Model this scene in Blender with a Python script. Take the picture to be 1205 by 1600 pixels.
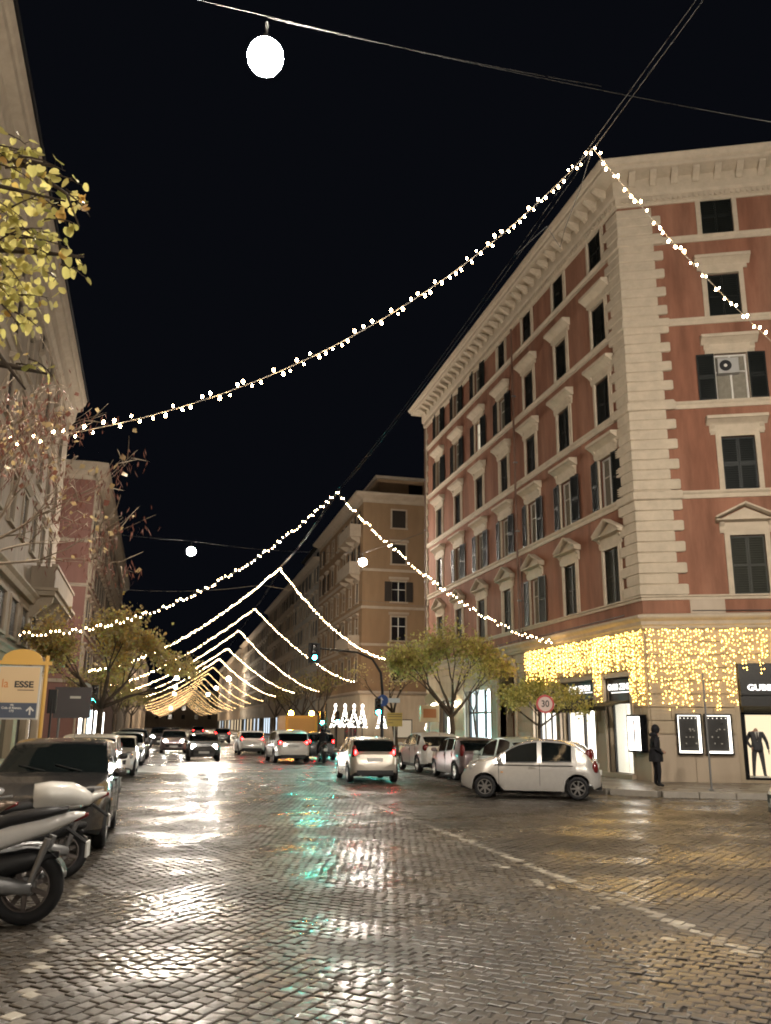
import bpy, bmesh, math, random
import numpy as np
from mathutils import Vector, Matrix, Euler
random.seed(7); np.random.seed(7)
scene = bpy.context.scene
for o in list(bpy.data.objects): bpy.data.objects.remove(o, do_unlink=True)
COL = scene.collection
rad = math.radians

# ------------------------------------------------------------------ camera, night sky, exposure
CAM_H = 1.85
cam_d = bpy.data.cameras.new('camera'); cam = bpy.data.objects.new('camera', cam_d); COL.objects.link(cam)
cam_d.sensor_fit = 'VERTICAL'; cam_d.sensor_height = 36.0; cam_d.lens = 1345.0/1600.0*36.0
cam_d.clip_start = 0.05; cam_d.clip_end = 3000
_up = Vector((46, 5420, -1345)).normalized(); _st = Vector((-337.5, -331, -1345)); _st = (_st - _up*_st.dot(_up)).normalized()
_rt = _st.cross(_up)
R3 = Matrix((_rt, _st, _up))
cam.matrix_world = Matrix.Translation((0, 0, CAM_H)) @ R3.to_4x4()
scene.camera = cam

world = bpy.data.worlds.new('World'); scene.world = world; world.use_nodes = True
wn = world.node_tree; wn.nodes.clear()
wo = wn.nodes.new('ShaderNodeOutputWorld'); bg = wn.nodes.new('ShaderNodeBackground')
sky = wn.nodes.new('ShaderNodeTexSky'); sky.sky_type = 'NISHITA'; sky.sun_disc = False
sky.sun_elevation = rad(-8); sky.sun_rotation = rad(200)
tint = wn.nodes.new('ShaderNodeMix'); tint.data_type = 'RGBA'
tint.inputs['Factor'].default_value = 0.9
tint.inputs['B'].default_value = (0.0024, 0.0028, 0.0043, 1)      # city night sky
wn.links.new(sky.outputs[0], tint.inputs['A']); wn.links.new(tint.outputs['Result'], bg.inputs[0])
bg.inputs[1].default_value = 1.0
wn.links.new(bg.outputs[0], wo.inputs[0])

scene.view_settings.view_transform = 'Standard'; scene.view_settings.look = 'None'
scene.view_settings.exposure = 0.28; scene.view_settings.gamma = 1.0
scene.view_settings.use_curve_mapping = False
LAMP_L = 1700.0          # radiance of the street lamp globes
cy = scene.cycles
cy.use_denoising = True
try: cy.denoiser = 'OPENIMAGEDENOISE'
except Exception: pass
cy.use_light_tree = True
cy.max_bounces = 5; cy.diffuse_bounces = 2; cy.glossy_bounces = 2
cy.use_adaptive_sampling = True; cy.adaptive_threshold = 0.03; cy.adaptive_min_samples = 12
cy.use_auto_tile = False
#; cy.transmission_bounces = 4; cy.transparent_max_bounces = 6
cy.sample_clamp_indirect = 4.0; cy.sample_clamp_direct = 0.0
cy.caustics_reflective = False; cy.caustics_refractive = False
cy.blur_glossy = 0.3
cy.volume_bounces = 0
cy.pixel_filter_type = 'BLACKMAN_HARRIS'; cy.filter_width = 1.9

# ------------------------------------------------------------------ materials
MATS = {}
def lk(nt, a, b): nt.links.new(a, b)
def mat(name, col, rough=0.6, spec=0.5, metal=0.0, var=0.0, vscale=3.0, bump=0.0, bscale=30.0, col2=None, coat=0.0,
        emit=None, estr=0.0, streak=False, rvar=0.0, objvar=0.0, trans=0.0):
    if name in MATS: return MATS[name]
    m = bpy.data.materials.new(name); m.use_nodes = True; nt = m.node_tree
    b = nt.nodes['Principled BSDF']
    b.inputs['Base Color'].default_value = (*col, 1); b.inputs['Roughness'].default_value = rough
    b.inputs['Specular IOR Level'].default_value = spec; b.inputs['Metallic'].default_value = metal
    b.inputs['Coat Weight'].default_value = coat; b.inputs['Coat Roughness'].default_value = 0.06
    if trans: b.inputs['Transmission Weight'].default_value = trans
    if emit is not None:
        b.inputs['Emission Color'].default_value = (*emit, 1); b.inputs['Emission Strength'].default_value = estr
    tc = None
    if var or bump or rvar or objvar:
        tc = nt.nodes.new('ShaderNodeTexCoord')
        geo = nt.nodes.new('ShaderNodeNewGeometry')
    if var or objvar:
        mp = nt.nodes.new('ShaderNodeMapping')
        if streak: mp.inputs['Scale'].default_value = (1, 1, 0.18)
        lk(nt, geo.outputs['Position'], mp.inputs[0])
        n1 = nt.nodes.new('ShaderNodeTexNoise'); n1.inputs['Scale'].default_value = vscale; n1.inputs['Detail'].default_value = 6
        n1.inputs['Roughness'].default_value = 0.65
        lk(nt, mp.outputs[0], n1.inputs['Vector'])
        mr = nt.nodes.new('ShaderNodeMapRange'); mr.inputs[1].default_value = 0.3; mr.inputs[2].default_value = 0.7
        mr.inputs[3].default_value = 1-var; mr.inputs[4].default_value = 1+var*0.7
        lk(nt, n1.outputs[0], mr.inputs[0])
        fac = mr.outputs[0]
        if objvar:
            oi = nt.nodes.new('ShaderNodeObjectInfo'); m2 = nt.nodes.new('ShaderNodeMapRange')
            m2.inputs[3].default_value = 1-objvar; m2.inputs[4].default_value = 1+objvar
            lk(nt, oi.outputs['Random'], m2.inputs[0])
            mm = nt.nodes.new('ShaderNodeMath'); mm.operation = 'MULTIPLY'; lk(nt, fac, mm.inputs[0]); lk(nt, m2.outputs[0], mm.inputs[1]); fac = mm.outputs[0]
        vm = nt.nodes.new('ShaderNodeVectorMath'); vm.operation = 'SCALE'
        if col2 is not None:
            n3 = nt.nodes.new('ShaderNodeTexNoise'); n3.inputs['Scale'].default_value = vscale*0.37; n3.inputs['Detail'].default_value = 4
            lk(nt, mp.outputs[0], n3.inputs['Vector'])
            r3 = nt.nodes.new('ShaderNodeMapRange'); r3.inputs[1].default_value = 0.4; r3.inputs[2].default_value = 0.62; lk(nt, n3.outputs[0], r3.inputs[0])
            mx = nt.nodes.new('ShaderNodeMix'); mx.data_type = 'RGBA'; mx.inputs['A'].default_value = (*col, 1); mx.inputs['B'].default_value = (*col2, 1)
            lk(nt, r3.outputs[0], mx.inputs['Factor']); lk(nt, mx.outputs['Result'], vm.inputs[0])
        else:
            vm.inputs[0].default_value = col
        lk(nt, fac, vm.inputs['Scale']); lk(nt, vm.outputs[0], b.inputs['Base Color'])
    if rvar:
        n4 = nt.nodes.new('ShaderNodeTexNoise'); n4.inputs['Scale'].default_value = vscale*0.6; n4.inputs['Detail'].default_value = 3
        lk(nt, geo.outputs['Position'], n4.inputs['Vector'])
        r4 = nt.nodes.new('ShaderNodeMapRange'); r4.inputs[1].default_value = 0.35; r4.inputs[2].default_value = 0.65
        r4.inputs[3].default_value = max(0.02, rough-rvar); r4.inputs[4].default_value = rough+rvar
        lk(nt, n4.outputs[0], r4.inputs[0]); lk(nt, r4.outputs[0], b.inputs['Roughness'])
    if bump:
        n2 = nt.nodes.new('ShaderNodeTexNoise'); n2.inputs['Scale'].default_value = bscale; n2.inputs['Detail'].default_value = 4
        lk(nt, geo.outputs['Position'], n2.inputs['Vector'])
        bp = nt.nodes.new('ShaderNodeBump'); bp.inputs['Strength'].default_value = bump; bp.inputs['Distance'].default_value = 0.02
        lk(nt, n2.outputs[0], bp.inputs['Height']); lk(nt, bp.outputs[0], b.inputs['Normal'])
    MATS[name] = m
    return m
def emi(name, col, s, samp=True):
    if name in MATS: return MATS[name]
    m = bpy.data.materials.new(name); m.use_nodes = True; nt = m.node_tree; nt.nodes.clear()
    o = nt.nodes.new('ShaderNodeOutputMaterial'); e = nt.nodes.new('ShaderNodeEmission')
    e.inputs[0].default_value = (*col, 1); e.inputs[1].default_value = s; lk(nt, e.outputs[0], o.inputs[0])
    if not samp:
        try: m.cycles.emission_sampling = 'NONE'
        except Exception: pass
    MATS[name] = m
    return m

# ------------------------------------------------------------------ mesh building
class MB:
    def __init__(s, T=None): s.v = []; s.f = []; s.mi = []; s.T = T
    def add(s, vs, fs, mi=0):
        b = len(s.v)
        s.v += [s.T(*p) for p in vs] if s.T else [tuple(p) for p in vs]
        for f in fs: s.f.append(tuple(b+i for i in f)); s.mi.append(mi)
        return s
    def box(s, x0, x1, y0, y1, z0, z1, mi=0):
        return s.add([(x0,y0,z0),(x1,y0,z0),(x1,y1,z0),(x0,y1,z0),(x0,y0,z1),(x1,y0,z1),(x1,y1,z1),(x0,y1,z1)],
                     [(0,3,2,1),(4,5,6,7),(0,1,5,4),(1,2,6,5),(2,3,7,6),(3,0,4,7)], mi)
    def bbox(s, x0, x1, y0, y1, z0, z1, c=0.01, mi=0):
        # box with chamfered edges on the two long z edges and the top/bottom rims (octagonal plan)
        pl = [(x0+c,y0),(x1-c,y0),(x1,y0+c),(x1,y1-c),(x1-c,y1),(x0+c,y1),(x0,y1-c),(x0,y0+c)]
        vs = [(p[0],p[1],z0) for p in pl]+[(p[0],p[1],z1) for p in pl]
        fs = [tuple(range(7,-1,-1)), tuple(range(8,16))]+[(i,(i+1)%8,8+(i+1)%8,8+i) for i in range(8)]
        return s.add(vs, fs, mi)
    def prism(s, poly, fn, t0, t1, mi=0, caps=True):
        n = len(poly)
        vs = [fn(a, b, t0) for a, b in poly]+[fn(a, b, t1) for a, b in poly]
        fs = [(i, (i+1) % n, n+(i+1) % n, n+i) for i in range(n)]
        if caps: fs += [tuple(range(n-1, -1, -1)), tuple(range(n, 2*n))]
        return s.add(vs, fs, mi)
    def tube(s, pts, rs, n=6, mi=0, cap=True):
        pts = [Vector(p) for p in pts]
        if not hasattr(rs, '__len__'): rs = [rs]*len(pts)
        vs = []; fs = []; u = None
        for i, p in enumerate(pts):
            d = (pts[min(i+1, len(pts)-1)]-pts[max(i-1, 0)])
            d = d.normalized() if d.length > 1e-9 else Vector((0,0,1))
            if u is None: u = d.orthogonal().normalized()
            else:
                u = u-d*u.dot(d)
                u = u.normalized() if u.length > 1e-6 else d.orthogonal().normalized()
            w = d.cross(u)
            for k in range(n):
                a = 2*math.pi*k/n; vs.append(tuple(p+(u*math.cos(a)+w*math.sin(a))*rs[i]))
        for i in range(len(pts)-1):
            for k in range(n):
                k2 = (k+1) % n; fs.append((i*n+k, i*n+k2, (i+1)*n+k2, (i+1)*n+k))
        if cap: fs += [tuple(range(n-1,-1,-1)), tuple((len(pts)-1)*n+k for k in range(n))]
        return s.add(vs, fs, mi)
    def lathe(s, prof, n=12, c=(0,0,0), axis='z', mi=0, cap=True):
        vs = []; fs = []
        for r, h in prof:
            for k in range(n):
                a = 2*math.pi*k/n; x, y = r*math.cos(a), r*math.sin(a)
                p = (x, y, h) if axis == 'z' else ((x, h, y) if axis == 'y' else (h, x, y))
                vs.append((p[0]+c[0], p[1]+c[1], p[2]+c[2]))
        m = len(prof)
        for i in range(m-1):
            for k in range(n):
                k2 = (k+1) % n; fs.append((i*n+k, i*n+k2, (i+1)*n+k2, (i+1)*n+k))
        if cap: fs += [tuple(range(n-1,-1,-1)), tuple((m-1)*n+k for k in range(n))]
        return s.add(vs, fs, mi)
    def mesh(s, name, mats=None, smooth=False, base=None):
        me = bpy.data.meshes.new(name)
        v = s.v
        if base is not None: v = [(a-base[0], b-base[1], c-base[2]) for a, b, c in v]
        me.from_pydata(v, [], s.f)
        if mats:
            for m in (mats if isinstance(mats, (list, tuple)) else [mats]): me.materials.append(m)
        if any(s.mi): me.polygons.foreach_set('material_index', s.mi)
        if smooth: me.polygons.foreach_set('use_smooth', [True]*len(me.polygons))
        me.update()
        return me
    def build(s, name, mats, parent=None, smooth=False, base=None, loc=None, rz=None):
        return link(name, s.mesh(name, mats, smooth, base), parent, loc, rz)
def link(name, me, parent=None, loc=None, rz=None, rot=None):
    o = bpy.data.objects.new(name, me); COL.objects.link(o)
    if parent is not None: o.parent = parent
    if loc is not None: o.location = loc
    if rz is not None: o.rotation_euler = (0, 0, rz)
    if rot is not None: o.rotation_euler = rot
    return o
def thing(name, label, cat, loc=(0,0,0), rz=0.0, group=None):
    o = bpy.data.objects.new(name, None); COL.objects.link(o); o.location = loc; o.rotation_euler = (0,0,rz)
    o.empty_display_size = 0.2
    return tag(o, label, cat, group)
def tag(o, label, cat, group=None):
    o['label'] = label; o['category'] = cat
    if group: o['group'] = group
    return o
def struct(o): o['kind'] = 'structure'; return o
def stuff(o): o['kind'] = 'stuff'; return o
def auto_smooth(me, deg=35):
    me.polygons.foreach_set('use_smooth', [True]*len(me.polygons))
    bm = bmesh.new(); bm.from_mesh(me)
    lim = rad(deg)
    for e in bm.edges:
        e.smooth = not (len(e.link_faces) == 2 and e.calc_face_angle(0) > lim)
    bm.to_mesh(me); bm.free()
def lerp(a, b, t): return a+(b-a)*t
def interp(pts, x):
    if x >= pts[0][0] and pts[0][0] > pts[-1][0]: return pts[0][1]
    if pts[0][0] > pts[-1][0]: pts = pts[::-1]
    if x <= pts[0][0]: return pts[0][1]
    for (a, b), (c, d) in zip(pts, pts[1:]):
        if x <= c: return b+(d-b)*(x-a)/(c-a) if c > a else d
    return pts[-1][1]
def text(name, body, size, m, parent, loc, rot, ext=0.004, align='CENTER', sx=1.0, bold=0.0):
    cu = bpy.data.curves.new(name, 'FONT'); cu.body = body; cu.size = size; cu.extrude = ext; cu.align_x = align; cu.align_y = 'CENTER'; cu.offset = bold
    cu.materials.append(m)
    tmp = bpy.data.objects.new(name, cu); COL.objects.link(tmp)
    me = bpy.data.meshes.new_from_object(tmp.evaluated_get(bpy.context.evaluated_depsgraph_get())); me.name = name
    if not me.materials: me.materials.append(m)
    bpy.data.objects.remove(tmp, do_unlink=True); bpy.data.curves.remove(cu)
    me.transform(Matrix.Diagonal((sx, 1, 1, 1)))
    return link(name, me, parent, loc, rot=rot)

# shared materials
M_red = mat('red_stucco', (0.29,0.142,0.093), 0.85, 0.2, var=0.34, vscale=1.6, bump=0.25, bscale=40, col2=(0.235,0.105,0.066), streak=True)
M_stone = mat('travertine_trim', (0.50,0.42,0.32), 0.75, 0.3, var=0.14, vscale=2.5, bump=0.15, bscale=25)
M_stone2 = mat('travertine_ground_floor', (0.42,0.34,0.24), 0.7, 0.3, var=0.2, vscale=1.6, bump=0.2, bscale=18, streak=True)
M_slab = mat('smooth_stone_plinth', (0.40,0.32,0.235), 0.5, 0.4, var=0.12, vscale=1.5, streak=True)
M_shut = mat('dark_green_shutter', (0.006,0.008,0.007), 0.5, 0.4, var=0.3, vscale=4)
M_shut2 = mat('olive_shutter', (0.020,0.021,0.013), 0.55, 0.4, var=0.3, vscale=4)
M_dark = mat('dark_void', (0.006,0.006,0.007), 0.7, 0.2)
M_glass = mat('window_glass', (0.010,0.012,0.015), 0.08, 0.6)
M_white = mat('white_paint', (0.62,0.60,0.55), 0.5, 0.4)
M_curt = mat('pale_curtain', (0.22,0.20,0.16), 0.9, 0.1, var=0.2, vscale=6)
M_black = mat('black_plastic', (0.010,0.010,0.011), 0.5, 0.4)
M_blackgl = mat('black_gloss', (0.008,0.008,0.009), 0.18, 0.5)
M_tyre = mat('tyre_rubber', (0.012,0.012,0.013), 0.75, 0.3, bump=0.1, bscale=80)
M_alloy = mat('alloy_rim', (0.55,0.54,0.52), 0.28, 0.5, metal=0.9)
M_chrome = mat('chrome', (0.8,0.8,0.8), 0.12, 0.5, metal=1.0)
M_steel = mat('galvanised_steel', (0.22,0.22,0.22), 0.45, 0.5, metal=0.7)
M_wire = mat('wire_grey', (0.03,0.03,0.03), 0.5, 0.4)
M_wirel = mat('wire_pale', (0.16,0.15,0.14), 0.5, 0.4)
M_bark = mat('bark', (0.085,0.065,0.048), 0.85, 0.2, var=0.35, vscale=9, bump=0.5, bscale=35)
M_bulb = emi('warm_bulb', (1.0,0.68,0.36), 85.0)
M_bulbf = emi('warm_bulb_far', (1.0,0.62,0.26), 26.0)
M_ici = emi('icicle_bulb', (1.0,0.60,0.13), 20.0)
M_lampglobe = emi('street_lamp_globe', (1.0,0.90,0.77), LAMP_L)
M_lampdim = emi('street_lamp_globe_dim', (1.0,0.90,0.77), LAMP_L*0.5)
M_lampfar = emi('far_lamp_globe', (1.0,0.82,0.62), 800.0)
M_shoplight = emi('shop_light_white', (1.0,0.93,0.84), 7.0)
M_shopwarm = emi('shop_light_warm', (1.0,0.80,0.52), 1.0)
M_shopcool = emi('shop_light_cool', (0.72,0.93,1.0), 6.0)
M_head = emi('headlight_beam', (1.0,0.94,0.86), 600.0)
M_headdim = emi('headlight_low', (1.0,0.93,0.82), 120.0)
M_tail = emi('tail_light_lit', (1.0,0.012,0.012), 60.0)
M_taild = mat('tail_lens_red', (0.11,0.008,0.008), 0.2, 0.5)
M_tgreen = emi('traffic_green', (0.01,1.0,0.80), 750.0)
M_amber = emi('amber_beacon', (1.0,0.40,0.05), 260.0)
M_lens = mat('headlight_glass', (0.5,0.5,0.5), 0.12, 0.6, metal=0.6)
M_plate = mat('plate_white', (0.6,0.6,0.58), 0.4, 0.4)
M_carglass = mat('car_glass', (0.005,0.007,0.007), 0.05, 0.5)
# ------------------------------------------------------------------ road, cobbles, pavements
def wet_stone(name, c1, c2, r0, r1, far=False):
    m = bpy.data.materials.new(name); m.use_nodes = True; nt = m.node_tree; b = nt.nodes['Principled BSDF']
    geo = nt.nodes.new('ShaderNodeNewGeometry')
    n1 = nt.nodes.new('ShaderNodeTexNoise'); n1.inputs['Scale'].default_value = 0.55; n1.inputs['Detail'].default_value = 4
    lk(nt, geo.outputs['Position'], n1.inputs['Vector'])
    n2 = nt.nodes.new('ShaderNodeTexNoise'); n2.inputs['Scale'].default_value = 7.0; n2.inputs['Detail'].default_value = 5
    lk(nt, geo.outputs['Position'], n2.inputs['Vector'])
    rr = nt.nodes.new('ShaderNodeMapRange'); rr.inputs[1].default_value = 0.42; rr.inputs[2].default_value = 0.60
    rr.inputs[3].default_value = r0; rr.inputs[4].default_value = r1; lk(nt, n1.outputs[0], rr.inputs[0])
    ad = nt.nodes.new('ShaderNodeMath'); ad.operation = 'MULTIPLY_ADD'; ad.inputs[1].default_value = 0.22; ad.inputs[2].default_value = -0.11
    lk(nt, n2.outputs[0], ad.inputs[0])
    a2 = nt.nodes.new('ShaderNodeMath'); a2.operation = 'ADD'; lk(nt, rr.outputs[0], a2.inputs[0]); lk(nt, ad.outputs[0], a2.inputs[1])
    lk(nt, a2.outputs[0], b.inputs['Coat Roughness']); b.inputs['Roughness'].default_value = 0.5
    cw = nt.nodes.new('ShaderNodeMapRange'); cw.inputs[1].default_value = 0.44; cw.inputs[2].default_value = 0.62; cw.inputs[3].default_value = 1.0; cw.inputs[4].default_value = 0.35; lk(nt, n1.outputs[0], cw.inputs[0]); lk(nt, cw.outputs[0], b.inputs['Coat Weight']); b.inputs['Coat IOR'].default_value = 1.38
    mx = nt.nodes.new('ShaderNodeMix'); mx.data_type = 'RGBA'; mx.inputs['A'].default_value = (*c1, 1); mx.inputs['B'].default_value = (*c2, 1)
    if far: src = n2.outputs[0]
    else:
        at = nt.nodes.new('ShaderNodeAttribute'); at.attribute_name = 'tone'; src = at.outputs['Fac']
    lk(nt, src, mx.inputs['Factor']); lk(nt, mx.outputs['Result'], b.inputs['Base Color'])
    b.inputs['Specular IOR Level'].default_value = 0.55
    if far:
        mp = nt.nodes.new('ShaderNodeMapping'); mp.inputs['Rotation'].default_value = (0, 0, rad(45)); lk(nt, geo.outputs['Position'], mp.inputs[0])
        br = nt.nodes.new('ShaderNodeTexBrick'); br.inputs['Scale'].default_value = 1.0
        br.inputs['Brick Width'].default_value = 0.13; br.inputs['Row Height'].default_value = 0.125; br.inputs['Mortar Size'].default_value = 0.014; br.inputs['Mortar Smooth'].default_value = 0.6
        lk(nt, mp.outputs[0], br.inputs['Vector'])
        inv = nt.nodes.new('ShaderNodeMath'); inv.operation = 'MULTIPLY_ADD'; inv.inputs[1].default_value = -1; inv.inputs[2].default_value = 1; lk(nt, br.outputs['Fac'], inv.inputs[0])
        sm = nt.nodes.new('ShaderNodeMath'); sm.operation = 'MULTIPLY_ADD'; sm.inputs[1].default_value = 0.8; lk(nt, n2.outputs[0], sm.inputs[0]); lk(nt, inv.outputs[0], sm.inputs[2])
        n5 = nt.nodes.new('ShaderNodeTexNoise'); n5.inputs['Scale'].default_value = 1.1; n5.inputs['Detail'].default_value = 2; lk(nt, geo.outputs['Position'], n5.inputs['Vector'])
        sn = nt.nodes.new('ShaderNodeMath'); sn.operation = 'MULTIPLY_ADD'; sn.inputs[1].default_value = 5.0; lk(nt, n5.outputs[0], sn.inputs[0]); lk(nt, sm.outputs[0], sn.inputs[2])
        hsrc = sn.outputs[0]; st, ds = 1.0, 0.02
    else:
        n3 = nt.nodes.new('ShaderNodeTexNoise'); n3.inputs['Scale'].default_value = 38; n3.inputs['Detail'].default_value = 4
        lk(nt, geo.outputs['Position'], n3.inputs['Vector']); hsrc = n3.outputs[0]; st, ds = 0.22, 0.008
    bp = nt.nodes.new('ShaderNodeBump'); bp.inputs['Strength'].default_value = st; bp.inputs['Distance'].default_value = ds
    lk(nt, hsrc, bp.inputs['Height']); lk(nt, bp.outputs[0], b.inputs['Normal']); lk(nt, bp.outputs[0], b.inputs['Coat Normal'])
    return m
M_cob = wet_stone('wet_basalt_cobble', (0.018,0.0145,0.0108), (0.054,0.0435,0.032), 0.19, 0.52)
M_road = wet_stone('wet_cobbled_road', (0.020,0.016,0.012), (0.052,0.042,0.031), 0.20, 0.50, far=True)
M_paintc = wet_stone('worn_white_paint_cobble', (0.08,0.07,0.055), (0.32,0.29,0.235), 0.26, 0.5)
M_pave = mat('wet_pavement', (0.15,0.128,0.10), 0.40, 0.5, var=0.25, vscale=2.2, bump=0.3, bscale=40, rvar=0.14)
M_kerb = mat('kerb_stone', (0.26,0.235,0.20), 0.45, 0.5, var=0.2, vscale=4, bump=0.2, bscale=30)

road = MB().add([(-400,-60,-0.012),(500,-60,-0.012),(500,900,-0.012),(-400,900,-0.012)], [(0,1,2,3)]).build('road', M_road)
struct(road)

def cobbles():
    reg = [  # (row angle, x interval test)
        (rad(50), lambda x, y: -3.4 < x < 1.25+0.02*(y-8)),
        (rad(-42), lambda x, y: 1.25+0.02*(y-8) < x < 4.86),
        (rad(41), lambda x, y: 4.86 < x < 30)]
    P = 0.128
    cs = []
    for a, test in reg:
        ca, sa = math.cos(a), math.sin(a)
        N = 420
        jj = np.arange(-N, N)
        U, V = np.meshgrid(jj, jj)
        U = U.astype(float); V = V.astype(float)
        rowoff = np.random.rand(2*N)*1.0
        u = (U+(V % 2)*0.5+rowoff[(V+N).astype(int)]*0.25)*P*1.06; v = V*P
        v = v+0.012*np.sin(u*1.7+V*0.3)+0.01*np.sin(u*4.1+V)
        x = (u*ca-v*sa)+4.0; y = (u*sa+v*ca)+14.0
        k = (y > 4.3) & (y < 36) & (x > np.maximum(-2.78, -0.165*y-1.0)) & (x < 0.78*y+1.2) & ((y < 25) | (x < 9.8))
        # kerb of the corner pavement
        k &= ~((x > 11.9) & ((x-13.4)*0.407+(y-22.55)*0.9135 > -0.05) & (y > 17))
        x, y = x[k], y[k]
        t = np.array([test(p, q) for p, q in zip(x, y)])
        for p, q in zip(x[t], y[t]): cs.append((p, q, a))
    return cs
CS = cobbles()
nst = len(CS)
arr = np.array(CS)
rng = np.random.default_rng(3)
# 13-vertex stone: 4 bottom, 4 shoulder, 4 top rim, 1 crown
def stone_verts(n):
    hw = 0.0615+rng.uniform(-0.010, 0.006, n); hh = 0.0590+rng.uniform(-0.009, 0.005, n)
    sg = np.array([(-1,-1),(1,-1),(1,1),(-1,1)], float)
    V = np.zeros((n, 13, 3))
    jit = rng.normal(0, 0.0058, (n, 4, 2))
    c = np.stack([sg[None,:,0]*hw[:,None], sg[None,:,1]*hh[:,None]], -1)+jit
    V[:,0:4,:2] = c; V[:,0:4,2] = -0.04
    V[:,4:8,:2] = c; V[:,4:8,2] = -0.0065
    ins = rng.uniform(0.80, 0.90, n)[:,None,None]
    V[:,8:12,:2] = c*ins; V[:,8:12,2] = -0.0015
    V[:,12,2] = rng.uniform(-0.0008, 0.0018, n)
    tx = rng.normal(0, 0.015, n); ty = rng.normal(0, 0.015, n)
    # gentle hollows of the worn road, turned into each stone's own frame
    X, Y, A = arr[:n,0], arr[:n,1], arr[:n,2]
    sx = 0.015*np.cos(X*2.1+0.6*Y)+0.014*np.cos(X*0.9-Y*1.3+1.0)+0.010*np.cos(X*3.7+Y*2.2); sy = 0.019*np.cos(Y*2.6+0.5*X+2.0)+0.016*np.cos(Y*1.1-X*0.7)+0.011*np.cos(Y*4.3-X*1.9)
    tx = tx+sx*np.cos(A)+sy*np.sin(A); ty = ty-sx*np.sin(A)+sy*np.cos(A)
    V[:,4:,2] += V[:,4:,0]*tx[:,None]+V[:,4:,1]*ty[:,None]+rng.normal(0, 0.0018, n)[:,None]
    return V
SF = [(0,1,5,4),(1,2,6,5),(2,3,7,6),(3,0,4,7),(4,5,9,8),(5,6,10,9),(6,7,11,10),(7,4,8,11)]
ST = [(8,9,12),(9,10,12),(10,11,12),(11,8,12)]
SV = stone_verts(nst)
tone = np.clip(rng.beta(1.6, 2.4, nst)+0.22*np.sin(arr[:,0]*0.9+arr[:,1]*0.35)+0.2*np.sin(arr[:,1]*1.7-arr[:,0]*1.1), 0, 1)
# worn painted lines: separator line (double) and the parking line on the left
def near_line(x, y):
    w = 0.5+0.5*np.sin(y*3.1)*np.sin(y*1.3+1)
    a = (np.abs(x-4.95) < 0.075) & (rng.random(len(x)) < 0.95)
    b2 = (np.abs(x-4.52) < 0.05) & (rng.random(len(x)) < 0.35*w) & (y < 13)
    c = (np.abs(x+0.86) < 0.075) & (y < 12) & (rng.random(len(x)) < 0.4)
    return a | b2 | c
painted = near_line(arr[:,0], arr[:,1])
dist = arr[:,0]**2+arr[:,1]**2
vis = (arr[:,1] > 5.45) & (arr[:,0] > -0.128*arr[:,1]) & (arr[:,0] < 0.70*arr[:,1])
order = np.argsort(np.where(vis, dist, 1e9)); single = np.zeros(nst, bool); single[order[:300]] = True
ca, sa = np.cos(arr[:,2]), np.sin(arr[:,2])
def to_mesh(name, idx):
    v = SV[idx]; n = len(idx)
    w = np.empty_like(v)
    w[:,:,0] = v[:,:,0]*ca[idx][:,None]-v[:,:,1]*sa[idx][:,None]+arr[idx,0][:,None]
    w[:,:,1] = v[:,:,0]*sa[idx][:,None]+v[:,:,1]*ca[idx][:,None]+arr[idx,1][:,None]
    w[:,:,2] = v[:,:,2]
    me = bpy.data.meshes.new(name)
    me.vertices.add(13*n); me.vertices.foreach_set('co', w.reshape(-1))
    base = (np.arange(n)*13)
    q = (np.array(SF)[None]+base[:,None,None]).reshape(-1); t = (np.array(ST)[None]+base[:,None,None]).reshape(-1)
    me.loops.add(len(q)+len(t)); me.loops.foreach_set('vertex_index', np.concatenate([q, t]).astype(np.int32))
    nq, nt_ = 8*n, 4*n
    me.polygons.add(nq+nt_)
    ls = np.concatenate([np.arange(nq)*4, nq*4+np.arange(nt_)*3]).astype(np.int32)
    me.polygons.foreach_set('loop_start', ls)
    me.materials.append(M_cob); me.materials.append(M_paintc)
    pm = np.concatenate([np.repeat(painted[idx], 8), np.repeat(painted[idx], 4)]).astype(np.int32)
    me.polygons.foreach_set('material_index', pm)
    me.polygons.foreach_set('use_smooth', np.zeros(nq+nt_, bool))
    at = me.attributes.new('tone', 'FLOAT', 'POINT'); at.data.foreach_set('value', np.repeat(tone[idx], 13).astype(np.float32))
    me.update(calc_edges=True); me.validate()
    return me
rest = np.where(~single)[0]
cf = link('cobbles', to_mesh('cobbles', rest), road); stuff(cf)
# the nearest stones one by one, sharing a handful of meshes
protos = []
for k in range(40):
    V = SV[k]; pm = []
    for pt in (0, 1):
        me = bpy.data.meshes.new('cobblestone'); me.from_pydata([tuple(p) for p in V], [], SF+ST); me.materials.append((M_cob, M_paintc)[pt])
        at = me.attributes.new('tone', 'FLOAT', 'POINT'); at.data.foreach_set('value', [float(tone[k])]*13)
        pm.append(me)
    protos.append(pm)
for i in np.where(single)[0]:
    k = int(rng.integers(40))
    link('cobblestone', protos[k][1 if painted[i] else 0], road, (arr[i,0], arr[i,1], 0), arr[i,2])

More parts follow.
